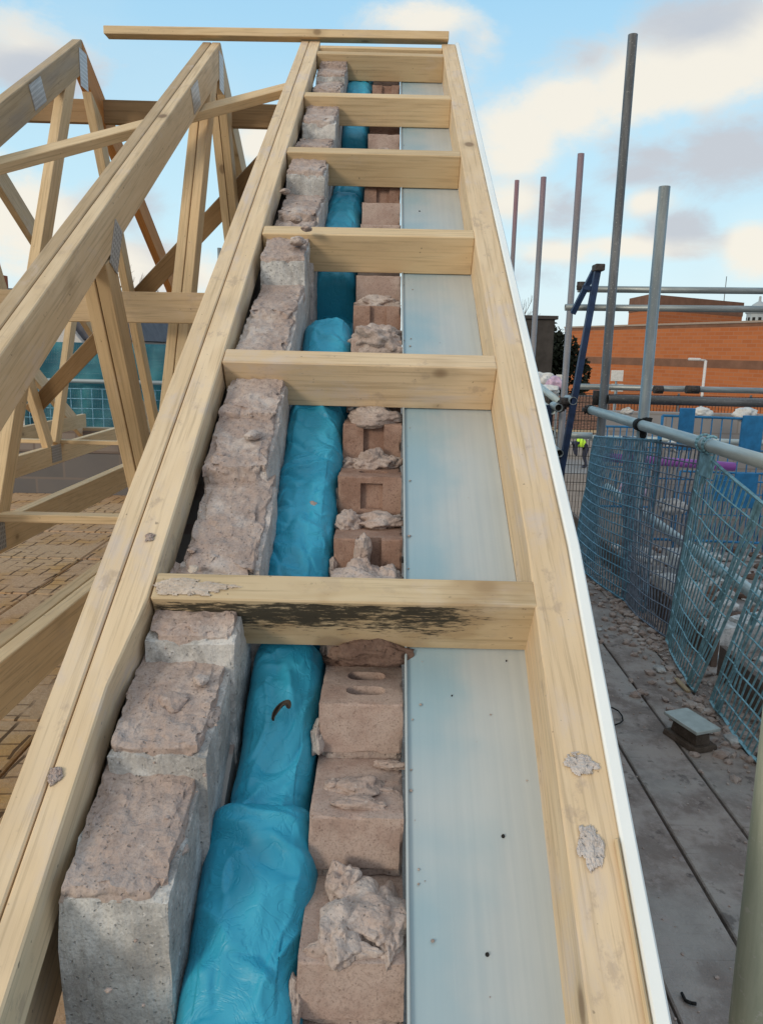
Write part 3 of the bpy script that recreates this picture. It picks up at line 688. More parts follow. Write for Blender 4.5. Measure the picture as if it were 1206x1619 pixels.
# mortar smears stuck on the rafters (real thin patches)
def smear(x, t, rx, rt, sd_, label, n=.0005):
    bm = bmesh.new(); c = Lp(x, t, n); R = Matrix((X_, S, N)).transposed(); n_ = 46; g = {}
    for i in range(n_ + 1):
        for j in range(n_ + 1):
            u, v_ = (i / n_ * 2 - 1) * 1.35, (j / n_ * 2 - 1) * 1.35; q = Vector((u * 1.5 + sd_ * 5, v_ * 1.5, sd_))
            h = 1 - (u * u + v_ * v_) + 1.0 * noise.noise(q) + .5 * noise.noise(q * 3.1) + .28 * noise.noise(q * 8)
            edge = max(abs(u), abs(v_)) / 1.35
            if h > 0 and edge < .97: g[i, j] = bm.verts.new((u * rx, v_ * rt, min(.0032, .0007 + h * .0022) * (1 + .35 * noise.noise(q * 11)) if h > .07 else -.0008))
    for i in range(n_):
        for j in range(n_):
            k4 = [(i, j), (i + 1, j), (i + 1, j + 1), (i, j + 1)]
            if all(k in g for k in k4): bm.faces.new([g[k] for k in k4])
    return tag(obj('mortar_smear', bm, M_smear if sd_ == 6 else (M_mortar2 if sd_ % 2 else stone_smear), None, Matrix.Translation(c) @ R.to_4x4()), label, 'mortar smear', 'mortar smears on the ladder timber')
M_smear = stone('rung_smear', (.50, .42, .35), (.60, .52, .45), (.66, .60, .54), .3)
stone_smear = stone('mortar_smear', (.50, .45, .42), (.60, .55, .52), (.66, .62, .60), .4)
def atN(x, y, n=0): P = onN(x, y, n) - O; return P.x, P.dot(S)
for (x, y, rx, rt, sd_, lb) in [(918, 1210, .015, .012, 2, 'grey mortar smear on the outer rafter, the upper of the two large ones'), (932, 1338, .011, .022, 4, 'rough grey mortar smear on the outer rafter, the lower of the two large ones'),
                                (88, 1226, .007, .010, 3, 'small pinkish mortar splat over the gap in the left rafter, lower left'), (237, 850, .006, .008, 5, 'small mortar splat on the left rafter below the mouldy noggin level'),
                                (300, 930, .050, .013, 6, 'wide grey mortar smear on top of the mouldy noggin')]:
    xx, tt = atN(x, y); smear(xx, tt, rx, rt, sd_, lb)

for i, (x, y, r, lb_) in enumerate(((494, 796, .006, 'small brown mortar chip lying on the long crumpled insulation batt'), (306, 900, .007, 'pale flat chip on the block wall just above the mouldy noggin'), (262, 1155, .008, 'white chip on the mortar of the second block from the bottom'))):
    bm = blob_bm((0, 0, 0), (r, r * .9, r * .35), .7, 1, i + 5, 4); P = onN(x, y, (-.088, -.016, -.03)[i])
    tag(obj('mortar_chip', bm, (M_mortar, M_smear, M_block)[i], None, Matrix.Translation(P) @ Matrix((X_, S, N)).transposed().to_4x4()), lb_, 'mortar chip', 'loose chips on the wall top')
r_ = random.Random(77); bm = bmesh.new()
for k in range(70):
    tt = r_.uniform(-.45, 2.6); r = r_.uniform(.0006, .0022) * (1 if r_.random() < .9 else 1.8); xx = .0285 + abs(r_.gauss(0, .012)) if k % 2 else r_.uniform(.03, .165)
    if k % 2 == 0: r *= .3
    blob_bm(Lp(xx, tt, -.0855 + r * .4), (r, r * 1.2, r * .6), .7, 1, k, 1, bm)
tag(obj('mortar_grit', bm, M_mortar), 'fine mortar grit sprinkled on the soffit board along the brickwork', 'grit', kind='stuff')

# =================================================================== CRASH DECK + INNER WALL
m, t, b, co = mat('crash_deck_plastic', .8, .2)
cell = .115
def slots(vec, sx, sy, w1, w2):
    s_ = t.new('ShaderNodeSeparateXYZ'); t.inp(s_, 0, vec)
    fx = t.math('FRACT', t.math('MULTIPLY', s_.outputs[0], sx)); row = t.math('FLOOR', t.math('MULTIPLY', s_.outputs[0], sx))
    fy = t.math('FRACT', t.math('ADD', t.math('MULTIPLY', s_.outputs[1], sy), t.math('MULTIPLY', row, .5)))
    return t.math('MULTIPLY', t.math('LESS_THAN', fx, w1), t.math('LESS_THAN', fy, w2))
dvec = t.new('ShaderNodeVectorMath', operation='ADD'); nn_ = t.new('ShaderNodeTexNoise'); t.l.new(co, nn_.inputs['Vector']); nn_.inputs['Scale'].default_value = 9
sc1 = t.new('ShaderNodeVectorMath', operation='SCALE'); t.l.new(nn_.outputs[1], sc1.inputs[0]); sc1.inputs['Scale'].default_value = .03
t.l.new(co, dvec.inputs[0]); t.l.new(sc1.outputs[0], dvec.inputs[1])
hole = slots(dvec.outputs[0], 14.0, 5.0, .16, .72)
rib = slots(dvec.outputs[0], 14.0 * .5, 13.0, .8, .12)
dust = t.ramp(t.noise(co, 2.6, 6, .62), .28, .56); grit = t.noise(co, 70, 4, .7)
base = t.mix(t.ramp(t.noise(co, 1.1, 3), .4, .6), (.50, .28, .09), (.60, .38, .14))
colr_ = t.mix(t.math('MULTIPLY', dust, .62), base, t.mix(t.ramp(grit, .4, .65), (.42, .30, .235), (.53, .405, .33)))
keep = t.ramp(t.noise(co, 5, 3), .62, .46)
colr_ = t.mix(t.math('MULTIPLY', t.math('MULTIPLY', t.math('MAXIMUM', hole, t.math('MULTIPLY', rib, .7)), keep), .85), colr_, (.07, .035, .015))
t.inp(b, 'Base Color', colr_)
bump(t, b, t.math('SUBTRACT', grit, t.math('MULTIPLY', hole, 2)), .6, .006); M_crash = m
ci = 0
crash = None
for ix in range(6):
    for iy in range(9):
        x0 = -.40 - ix * .62; y0 = .35 + iy * .62
        if crash is None:
            bm = box_bm(.612, .612, .05, .006)
            crash = obj('crash_deck_panel', bm, M_crash, None, Matrix.Translation((x0 - .31, y0 + .31, -1.178)))
            o = crash
        else:
            o = crash.copy(); COL.objects.link(o); ROOTS.append(o)
            o.matrix_basis = Matrix.Translation((x0 - .31, y0 + .31, -1.178 + .002 * ((ix + iy) % 2))) @ Matrix.Rotation(PI * ((ix * 3 + iy) % 2), 4, 'Z')
        tag(o, 'ochre slotted crash deck panel dusty with mortar, one of a grid below the trusses', 'deck panel', 'ochre crash deck panels under the trusses')
M_inner = brick_mat('dark_inner_blockwork', (.10, .105, .115), (.135, .135, .145), (.17, .15, .145), .44, .215, .009, 'XZ')
M_inner2 = brick_mat('inner_top_course', (.19, .165, .155), (.24, .21, .20), (.15, .12, .11), .22, .075, .009, 'XZ')
iw = empty('inner_wall', (-3, 5.95, -1.2)); tag(iw, 'dark grey block wall at the far eaves below the trusses', 'block wall')
obj('wall_body', box_bm(7.4, .1, 4.7, .002), M_inner, iw, Matrix.Translation((-4.02, 5.98, -3.18)))
obj('top_course', box_bm(7.4, .104, .17, .002), M_inner2, iw, Matrix.Translation((-4.02, 5.98, -.742)))
obj('wall_plate', box_bm(7.4, .09, .025, .002), W_['grey'], iw, Matrix.Translation((-4.02, 5.98, -.643)))
pw = empty('party_wall', (-7.6, 3, -UP)); tag(pw, 'grey block wall on the left side of the roof space', 'block wall')
obj('wall_body', box_bm(.1, 5.6, 5.3, .002), M_cwall, pw, Matrix.Translation((-7.7, 3.1, -3.36)))

# =================================================================== SCAFFOLD, RIGHT
def wrapped(name, c, ax, r, m, ln=.05):
    """a right-angle coupler: two half shells with bolts"""
    c = Vector(c); ax = Vector(ax).normalized(); root = empty('scaffold_coupler', c)
    bm = tube_bm(c - ax * ln / 2, c + ax * ln / 2, r * 1.28, 14, False); obj('saddle', bm, m, root)
    up = Vector((0, 0, 1)) if abs(ax.z) < .9 else Vector((1, 0, 0)); sd2 = ax.cross(up).normalized()
    for s in (-1, 1):
        q = c + up * r * .4 * s + sd2 * r * 1.35
        bm = tube_bm(q - up * .018, q + up * .018, .007, 8, False); obj('bolt', bm, m, root)
    bm = bmesh.new(); bmesh.ops.create_cube(bm, size=1); bmesh.ops.scale(bm, vec=(.05, .05, .03), verts=bm.verts); bmesh.ops.bevel(bm, geom=bm.edges[:], offset=.006, segments=1, affect='EDGES')
    obj('body', bm, m, root, Matrix.Translation(c + sd2 * r * 1.1)); return root
XS = 1.5
def std(px, py, X, z0, m, label, r=.027, zb=-1.6):
    P = onX(px, py, X); o = tube('scaffold_standard', (P.x, P.y, zb), P, m, r=r, label=label, cat='scaffold pole', group='upright scaffold poles'); return P
pA = std(1000, 55, XS, 0, M_tubed, 'tallest dark scaffold pole standing above the walkway', .030, -UP)
pB = std(1050, 295, XS, 0, M_tube, 'thick grey scaffold pole right of the tallest one, with black tape at the rail', .031, -UP)
pC = std(918, 243, XS + .08, 0, M_tubeq, 'grey scaffold pole with reddish top at the end of the walkway', .028, -UP)
pD = std(859, 280, XS, 0, M_tubeq, 'slim grey scaffold pole with reddish top, second from the ladder', .028, -UP)
pE = std(817, 285, XS, 0, M_tubep, 'slim red-topped scaffold pole closest to the white bargeboard', .027, -UP)
g0 = onX(930, 647, 1.42); g1 = onX(1206, 730, 1.42); dg_ = (g1 - g0).normalized()
tube('guard_rail', g0, g1 + dg_ * .9, M_tubel, r=.029, label='pale galvanised guard rail sloping to the right edge above the mesh panels', cat='scaffold tube')
m0 = onX(1000, 800, 1.62); m1 = onX(1206, 950, 1.62); dm = (m1 - m0).normalized()
tube('mid_rail', m0 - dm * .6, m1 + dm * 1.0, M_tubel, r=.028, label='pale lower rail behind the mesh panels, low on the right', cat='scaffold tube')
tag(wrapped('c', g0.lerp(g1, .02), dg_, .027, M_rust), 'rusty coupler at the far end of the pale guard rail', 'coupler', 'scaffold couplers')
# black tape wraps on the guard rail by pole B
cc = onX(1012, 672, 1.42); bm = tube_bm(cc - dg_ * .035, cc + dg_ * .03, .0345, 14, False); blob_bm(cc + Vector((.02, 0, -.045)), (.02, .025, .035), .6, 2, 3, 3, bm); blob_bm(cc + Vector((.03, 0, .03)), (.03, .02, .015), .6, 2, 4, 3, bm)
tag(obj('tape_wrap', bm, M_dark), 'black tape knotted round the guard rail beside the thick grey pole', 'tape')
# near greenish standard at lower right
P0 = onX(1206, 1150, .47); P1 = onX(1160, 1570, .47); axn = (P0 - P1).normalized()
tube('scaffold_standard', P1 - axn * 1.2 + Vector((.030, 0, 0)), P0 + axn * .12 + Vector((.030, 0, 0)), M_tubeg, r=.030, label='close greenish scaffold pole cut off by the lower right corner', cat='scaffold pole', group='upright scaffold poles')

# brick guards (mesh panels)
def panel(corn, m, label, nv, nh, wr=.0022, bulge=.0, hook=True, rail=None, seed=0, side=1):
    TF, TN, BN, BF = [Vector(c) for c in corn]; root = empty('brick_guard', (BF + BN) / 2)
    tag(root, label, 'mesh panel', 'wire mesh brick guards along the walkway')
    nrm = (TN - BF).cross(TF - BN).normalized()
    def pt(u, v):   # u far->near, v bottom->top
        p = (BF * (1 - u) + BN * u) * (1 - v) + (TF * (1 - u) + TN * u) * v
        return p + nrm * bulge * math.sin(PI * u) * (.6 + .4 * math.sin(PI * v)) + Vector((noise.noise(Vector((u * 5, v * 4, seed))), noise.noise(Vector((u * 5, v * 4, seed + 9))), 0)) * .012
    def wire(bm, pts, r):
        prev = None
        for i, p in enumerate(pts):
            d = (pts[min(i + 1, len(pts) - 1)] - pts[max(i - 1, 0)]).normalized(); a = d.cross(Vector((.3, .1, 1) if abs(d.z) < .9 else (1, 0, 0))).normalized(); b = d.cross(a)
            ring = [bm.verts.new(p + a * r * math.cos(PI / 2 * k) + b * r * math.sin(PI / 2 * k)) for k in range(4)]
            if prev:
                for k in range(4): bm.faces.new((prev[k], prev[(k + 1) % 4], ring[(k + 1) % 4], ring[k]))
            prev = ring
    bm = bmesh.new(); st = 8
    for i in range(1, nv): wire(bm, [pt(i / nv, k / st) for k in range(st + 1)], wr)
    for j in range(1, nh): wire(bm, [pt(k / st, j / nh) + nrm * wr for k in range(st + 1)], wr * .9)
    obj('wire_mesh', bm, m, root)
    bm = bmesh.new(); R = wr * 1.9
    for e in ([pt(0, k / st) for k in range(st + 1)], [pt(1, k / st) for k in range(st + 1)], [pt(k / st, 0) for k in range(st + 1)], [pt(k / st, 1) for k in range(st + 1)]): wire(bm, e, R)
    obj('frame', bm, m, root)
    if hook:
        for u in (.14, .86):
            bm = bmesh.new()
            for (z0, z1, hw) in ((.88, 1.0, .035), (.0, .07, .025), (.5, .56, .02)):
                a, b = pt(max(0, u - hw / 1.0), z0), pt(min(1, u + hw / 1.0), z0); c, d = pt(min(1, u + hw), z1), pt(max(0, u - hw), z1)
                vs = [bm.verts.new(p + nrm * s * .003) for s in (-1, 1) for p in (a, b, c, d)]
                for f in ((0, 1, 2, 3), (7, 6, 5, 4), (0, 4, 5, 1), (1, 5, 6, 2), (2, 6, 7, 3), (3, 7, 4, 0)): bm.faces.new([vs[q] for q in f])
            wire(bm, [pt(u, k / st) + nrm * .004 for k in range(st + 1)], .0055); wire(bm, [pt(min(1, u + .05), k / st) + nrm * .004 for k in range(st + 1)], .0045)
            obj('hanger', bm, m, root)
    return root
DZ = -1.44
panel((onX(940, 690, 1.42), onX(1044, 697, 1.45), onZ(1018, 968, DZ + .02), onZ(905, 884, DZ + .02)), M_meshb, 'blue wire mesh panel at the far end of the walkway', 32, 15, .0042, .07, False, seed=1)
panel((onX(985, 690, 1.50), onX(1106, 708, 1.47), onZ(1054, 1008, DZ + .02), onZ(985, 945, DZ + .02)), M_meshd, 'dark wire mesh panel overlapping the far blue one', 26, 13, .0038, .05, False, seed=2)
panel((onX(1110, 712, 1.44), onX(1222, 808, 1.42), onZ(1098, 1093, DZ + .015), onZ(1053, 1012, DZ + .015)), M_mesht, 'teal wire mesh panel hooked on the guard rail in the middle of the row', 17, 11, .0042, .02, True, seed=3)
panel((onX(1232, 812, 1.42), onX(1420, 930, 1.44), onZ(1218, 1230, DZ + .015), onZ(1123, 1108, DZ + .015)), M_mesht, 'mortar-splashed pale mesh panel nearest the camera at the right edge', 16, 11, .0044, .015, True, seed=4)
# the far hook gripping the guard rail
hk = empty('rail_hook', onX(1118, 700, 1.42)); tag(hk, 'teal wire hook frame clasping the pale guard rail', 'hook')
hb = onX(1118, 702, 1.42); bm = bmesh.new()
for s in (-1, 1):
    q = hb + dg_ * .035 * s
    for i in range(9):
        a0, a1 = -PI * .2 + i * PI * 1.3 / 9, -PI * .2 + (i + 1) * PI * 1.3 / 9
        f = lambda a: q + Vector((math.sin(a) * -.038, 0, math.cos(a) * .038))
        tube_bm(f(a0), f(a1), .006, 6, False, bm)
    tube_bm(q + Vector((.03, 0, .02)), q + Vector((.01, 0, -.12)), .006, 6, False, bm)
obj('wire_loop', bm, M_mesht, hk)
obj('plate', box_bm(.012, .11, .10, .003), M_mesht, hk, Matrix.Translation(hb + Vector((.0, 0, -.095))))

# scaffold boards
m, t, b, co = mat('dusty_scaffold_board', .9, .12)
a_ = t.noise(co, 5, 7, .65); g_ = t.noise(co, 80, 5, .7); st_ = t.noise(t.map(co, (70, 2.2, 1)), 1, 4, .6)
col = t.mix(t.ramp(a_, .40, .60), (.235, .19, .170), (.40, .345, .315)); col = t.mix(t.math('MULTIPLY', t.ramp(t.noise(co, 1.7, 5), .45, .62), .6), col, (.36, .34, .32))
col = t.mix(t.math('MULTIPLY', t.ramp(g_, .60, .72), .55), col, (.40, .36, .34)); col = t.mix(t.math('MULTIPLY', t.ramp(st_, .58, .72), .35), col, (.06, .05, .05))
sp_ = t.new('ShaderNodeTexVoronoi'); t.inp(sp_, 'Vector', co); sp_.inputs['Scale'].default_value = 11
se_ = t.new('ShaderNodeSeparateColor'); t.l.new(sp_.outputs['Color'], se_.inputs[0])
spot = t.math('MULTIPLY', t.ramp(sp_.outputs['Distance'], .16, .09), t.math('GREATER_THAN', se_.outputs[1], .86))
col = t.mix(t.math('MULTIPLY', spot, .75), col, (.035, .03, .03))
t.inp(b, 'Base Color', col); col2 = t.mix(t.math('MULTIPLY', t.ramp(t.noise(co, 22, 6, .7), .54, .64), .5), b.inputs['Base Color'].links[0].from_socket, (.40, .34, .32)); t.inp(b, 'Base Color', t.mix(t.math('MULTIPLY', t.ramp(t.noise(t.map(co, (1, 1, 1), (3, 3, 3)), 13, 5, .65), .58, .68), .55), col2, (.075, .06, .058)))
bump(t, b, t.math('ADD', g_, a_), .8, .005); M_deck = m
edges = [.22, .453, .686, .918, 1.153, 1.388, 1.62]
for i in range(6):
    x0, x1 = edges[i], edges[i + 1]; gp = .007 if i == 3 else .0035
    nm = ['innermost scaffold board tight against the wall below the bargeboard', 'second scaffold board out from the wall, hidden under the bargeboard edge', 'dusty scaffold board left of the wide dark gap',
          'dusty scaffold board right of the wide dark gap, with the loose brick near it', 'rubble-strewn scaffold board next to the mesh panels', 'outermost scaffold board under the mesh panels'][i]
    yoff = rng.uniform(-.1, .1)
    tag(board('scaffold_board', ((x0 + x1) / 2, -.6 + yoff, DZ - .019), ((x0 + x1) / 2, 6.85, DZ - .019 + rng.uniform(-.002, .0)), (0, 0, 1), .038, x1 - x0 - gp * 2, M_deck, bev=.004), nm, 'scaffold board', 'scaffold boards of the walkway')
    # local axes follow the board, so the grain does too
for yy in (.2, 1.9, 3.7, 5.5, 6.8):
    tube('transom', (.1, yy, DZ - .067), (1.75, yy, DZ - .067), M_tube, r=.026, label='short transom tube under the scaffold boards', cat='scaffold tube', group='transoms under the walkway boards')
M_toe = wood('toe_board_wood', (.17, .12, .095), (.12, .085, .07), .3, .5)
beam('toe_board', (1.585, 1.0, DZ + .075), (1.585, 3.35, DZ + .075), (0, 0, 1), .15, .03, M_toe, 'brown toe board standing behind the near mesh panels', 'toe board')
beam('toe_board', (1.60, 3.45, DZ + .075), (1.60, 6.8, DZ + .075), (0, 0, 1), .15, .03, M_toe, 'dark toe board behind the far mesh panels', 'toe board')
beam('toe_board', (.3, 6.90, DZ + .13), (1.6, 6.90, DZ + .13), (0, 0, 1), .22, .035, M_toe, 'dark board closing the far end of the walkway', 'toe board')
# loose brick with a pale slab on it
lb = empty('capped_block', onZ(1115, 1180, DZ)); tag(lb, 'small waisted concrete block capped with a pale slab, standing on the scaffold boards', 'block')
c = Vector((1.20, 2.715, DZ)); Rz = Matrix.Rotation(math.radians(20), 4, 'Z')
Mb = Matrix.Translation(c) @ Rz
def frus(z0, z1, a0, b0, a1, b1):
    bm = bmesh.new(); lo = [bm.verts.new((sx * a0, sy * b0, z0)) for sx, sy in ((-1, -1), (1, -1), (1, 1), (-1, 1))]; hi = [bm.verts.new((sx * a1, sy * b1, z1)) for sx, sy in ((-1, -1), (1, -1), (1, 1), (-1, 1))]
    bm.faces.new(lo[::-1]); bm.faces.new(hi)
    for i in range(4): bm.faces.new((lo[i], lo[(i + 1) % 4], hi[(i + 1) % 4], hi[i]))
    bmesh.ops.bevel(bm, geom=bm.edges[:], offset=.002, segments=1, affect='EDGES'); return bm
M_dbr = stone('damp_brick', (.10, .08, .065), (.15, .12, .10), (.2, .17, .15), .3)
obj('foot', frus(0, .022, .055, .088, .052, .085), M_dbr, lb, Mb); obj('waist', frus(.0222, .062, .034, .070, .030, .064), M_dbr, lb, Mb)
obj('collar', frus(.0622, .078, .034, .066, .052, .085), M_dbr, lb, Mb); obj('slab', frus(.0785, .092, .056, .090, .056, .090), M_slate, lb, Mb)
# hooked wire on the boards
def curve_obj(name, pts, r, m, label, cat):
    bm = bmesh.new()
    for a, b in zip(pts, pts[1:]): tube_bm(a, b, r, 6, False, bm)
    return tag(obj(name, bm, m), label, cat)
pts = []
for (x, y) in ((958, 1118), (968, 1119), (977, 1124), (983, 1132), (984, 1139), (980, 1143), (972, 1146), (962, 1150)): pts.append(onZ(x, y, DZ + .012))
curve_obj('bent_wire', pts, .003, M_dark, 'bent black wire lying over the board gap beside the bargeboard', 'wire')
pts = [onZ(x, y, DZ + .006) for x, y in ((1077, 1570), (1083, 1582), (1092, 1586), (1100, 1587))]
curve_obj('bent_wire', pts, .004, M_dark, 'short bent dark wire on the boards near the bottom edge', 'wire')
# rubble on the boards
def rubble(name, n, fn, rmin, rmax, m, label, seed, sub=1):
    bm = bmesh.new(); r_ = random.Random(seed)
    for k in range(n):
        P = fn(r_); r = rmin + (rmax - rmin) * r_.random() ** 3
        blob_bm(P + Vector((0, 0, r * .25)), (r * r_.uniform(.6, 1.3), r * r_.uniform(.6, 1.3), r * .6), .9, 1.1, r_.random() * 99, sub, bm)
    o = obj(name, bm, m); tag(o, label, 'rubble', kind='stuff'); return o
rubble('mortar_rubble', 3600, lambda r: Vector((1.56 - abs(r.gauss(0, .15)), r.uniform(1.2, 6.7), DZ)), .003, .030, M_mortar, 'mortar crumbs and stone chips scattered by the mesh panels', 3)
rubble('board_crumbs', 1500, lambda r: Vector((r.uniform(.45, 1.5), r.uniform(.8, 6.7), DZ)), .0015, .006, M_deckr if 'M_deckr' in globals() else M_mortar, 'fine grit scattered over the scaffold boards', 4)
for i, (x, y, s) in enumerate(((947, 995, .016), (1042, 1058, .03), (1158, 1170, .03), (1120, 1155, .02))):
    bm = bmesh.new(); blob_bm((0, 0, 0), (s, s * 1.3, s * .5), .7, 1.1, i + 60, 2, bm)
    tag(obj('stone_chip', bm, M_block, None, Matrix.Translation(onZ(x, y, DZ + s * .3))),
        ['small white chip on the far board gap', 'pale flat chip by the foot of the teal mesh panel', 'pale stone between the capped block and the near mesh', 'grey chip just behind the capped block'][i], 'stone chip', 'loose chips on the walkway')
beam('timber_offcut', onZ(1068, 1073, DZ + .012), onZ(1088, 1094, DZ + .012), (0, 0, 1), .012, .02, W_['grey'], 'small weathered timber offcut by the teal mesh panel', 'offcut')

# returning scaffold beyond
def xt(x0, y0, x1, y1, Y, m, r, label, ext=.8):
    a, b = onY(x0, y0, Y), onY(x1, y1, Y); d = (b - a).normalized(); return tube('ledger', a, b + d * ext, m, r=r, label=label, cat='scaffold tube')
xt(913, 457, 1206, 460, 6.4, M_tube, .026, 'highest level tube crossing in front of the brick building')
xt(893, 486, 1206, 489, 6.3, M_tube, .026, 'second highest level tube crossing in front of the brick building')
xt(908, 611, 1206, 618, 7.4, M_tube, .028, 'grey level tube crossing just below the orange brick wall')
xt(960, 631, 1206, 637, 5.3, M_tubed, .031, 'dark thick level tube starting at the tallest pole')
xt(930, 692, 1206, 700, 8.2, M_tubel, .030, 'pale tube far behind the mesh panels')
xt(955, 723, 1160, 738, 5.2, M_tubev, .030, 'violet tube behind the dark mesh panel', .0)
xt(900, 688, 935, 689, 7.2, M_tubel, .030, 'short teal tube behind the walkway end', .0)
a, b = onX(885, 637, 1.52), onX(838, 600, 1.50)
tube('guard_rail', a, onX(842, 602, 1.50), M_tubel, r=.030, label='pale rail stub above the far end of the walkway', cat='scaffold tube')
tube('guard_rail', onX(873, 650, 1.46), onX(838, 626, 1.44), M_tubel, r=.030, label='second pale rail stub just below the first at the walkway end', cat='scaffold tube')
tube('guard_rail', onX(878, 716, 1.46), onX(842, 693, 1.44), M_tubel, r=.028, label='lowest pale rail stub at the walkway end', cat='scaffold tube')
def coup(x, y, Y, label, ax=(1, 0, 0), s=.04):
    r = wrapped('c', onY(x, y, Y), ax, .03, M_rust, s * 2); tag(r, label, 'coupler', 'scaffold couplers')
coup(893, 636, 6.1, 'rusty coupler stack on the pole at the walkway end, upper one', (1, 0, 0))
coup(883, 644, 6.1, 'rusty coupler with an open tube end at the walkway end', (0, 1, 0))
coup(884, 718, 6.1, 'rusty coupler low on the pole at the walkway end', (0, 1, 0))
coup(945, 629, 5.4, 'grey coupler where the tallest pole meets the dark level tube', (0, 0, 1), .05)
coup(1040, 616, 7.3, 'small dark coupler on the grey level tube beside the thick pole', (1, 0, 0), .04)
coup(1094, 616, 7.3, 'larger dark coupler on the grey level tube right of the thick pole', (1, 0, 0), .06)
coup(919, 452, 6.3, 'coupler at the left end of the highest level tube', (0, 0, 1), .03)
# open tube ends
for (x, y, lb_) in ((906, 634, 'open tube end pointing at the camera, right of the pole'), (883, 645, 'open tube end pointing at the camera, left of the pole'), (884, 717, 'open tube end pointing at the camera, low beside the pole')):
    P = onY(x, y, 6.0); tube('tube_end', P, P + Vector((0.02, .3, .0)), M_tube, r=.031, label=lb_, cat='scaffold tube')
# navy ladder-beam bracket
br = empty('navy_bracket', onY(893, 640, 6.0)); tag(br, 'navy steel bracket of two legs meeting in a capped peak beside the end pole', 'bracket')
pk = onY(944, 428, 6.0); f1, f2 = onY(884, 760, 6.05), onY(905, 495, 6.2)
board('leg', f1, pk, (0, 1, 0), .05, .045, M_navy, br); board('leg', f2, pk + Vector((-.01, .06, 0)), (0, 1, 0), .05, .04, M_navy, br)
obj('cap', box_bm(.07, .12, .05, .006), M_rust, br, Matrix.Translation(pk + Vector((.005, 0, .02))))
board('gusset', pk + Vector((-.10, .01, -.12)), pk + Vector((-.03, .01, -.13)), (0, 0, 1), .03, .02, M_navy, br)
P = onY(866, 690, 6.4); beam('navy_post', onY(866, 640, 6.3), onY(861, 790, 6.3), (1, 0, 0), .05, .05, M_navy, 'short navy post behind the bargeboard at the walkway end', 'post')

# blue barrier panels
def barrier(x0, y0, x1, y1, Y, h, label, solids, nvert=12):
    a, b = onY(x0, y0, Y), onY(x1, y1, Y); L = (b - a).length; root = empty('blue_barrier', a - Vector((0, 0, h))); tag(root, label, 'barrier', 'blue barrier panels on the scaffold')
    d = (b - a).normalized(); bm = bmesh.new(); up = Vector((0, 0, 1))
    for f in (0, .25, .5, 1): tube_bm(a - up * h * f, b - up * h * f, .012 if f in (0, 1) else .007, 6, False, bm)
    obj('frame', bm, M_blue, root); bm = bmesh.new()
    for i in range(nvert + 1): q = a + d * L * i / nvert; tube_bm(q, q - up * h, .006 if i not in (0, nvert) else .012, 6, False, bm)
    obj('bars', bm, M_blue, root)
    for (u, wd, z0, z1) in solids:
        q = a + d * L * u; obj('plate', box_bm(wd, .012, z1 - z0, .004), M_blue, root, Matrix.Translation(q + up * ((z0 + z1) / 2) + Vector((0, -.02, 0))))
    return root
barrier(1047, 657, 1330, 668, 6.4, 1.05, 'bright blue barrier panel with solid plates behind the guard rail', [(.13, .13, -.28, .07), (.5, .18, -.32, .03), (.5, .2, -.75, -.45)], 18)
barrier(950, 674, 1042, 676, 7.6, .8, 'small blue barrier panel behind the far mesh', [(.5, .06, -.5, -.1)], 9)
barrier(1075, 745, 1300, 752, 7.9, .9, 'blue barrier panel lower down in the yard behind the teal mesh', [(.3, .2, -.3, -.02), (.8, .2, -.5, -.2)], 14)
# lower lift to the right with boards and rubble
M_deck2 = plain('pale_dusty_board', (.25, .225, .215), .9, .1, 0, .3, 7)
for i in range(9):
    y = 3.3 + i * .58
    tag(board('lower_board', (1.75, y, -2.05), (5.2, y, -2.05), (0, 0, 1), .04, .50, M_deck2, bev=.005), 'wide dusty board of the lower scaffold lift seen through the mesh', 'scaffold board', 'boards of the lower lift beyond the mesh')
rubble('lower_rubble', 420, lambda r: Vector((r.uniform(1.8, 4.2), r.uniform(3.0, 8.2), -2.03)), .02, .11, M_block, 'grey rubble and broken blocks heaped on the lower boards', 8, 2)
rubble('brown_rubble', 260, lambda r: Vector((r.uniform(1.8, 4.2), r.uniform(3.0, 8.2), -2.03)), .02, .09, M_mortard, 'brown rubble heaped on the lower boards', 9, 2)
bl = []
rr2 = random.Random(21)
for i, (x, y) in enumerate(((2.3, 5.1), (2.75, 5.3), (2.5, 6.2), (3.1, 4.6), (2.05, 6.8), (2.9, 7.1), (2.2, 4.1), (2.6, 3.8))):
    s = (.22, .1, .105)
    c8 = [Vector((sx * s[0], sy * s[1], sz * s[2])) for sz in (-1, 1) for sy in (-1, 1) for sx in (-1, 1)]
    if not bl: bl.append(obj('loose_block', hexa_bm(c8, 8, .006, 9, 3, .1), M_block, None, Matrix.Translation((x, y, -1.92)) @ Matrix.Rotation(.4, 4, 'Z')))
    else:
        o = bl[0].copy(); COL.objects.link(o); ROOTS.append(o); bl.append(o); o.matrix_basis = Matrix.Translation((x, y, -1.92)) @ Matrix.Rotation(rr2.uniform(0, 3), 4, 'Z') @ Matrix.Rotation(rr2.uniform(-.2, .2), 4, 'X')
    tag(bl[-1], 'loose grey concrete block on the lower boards behind the mesh', 'concrete block', 'loose concrete blocks behind the mesh')
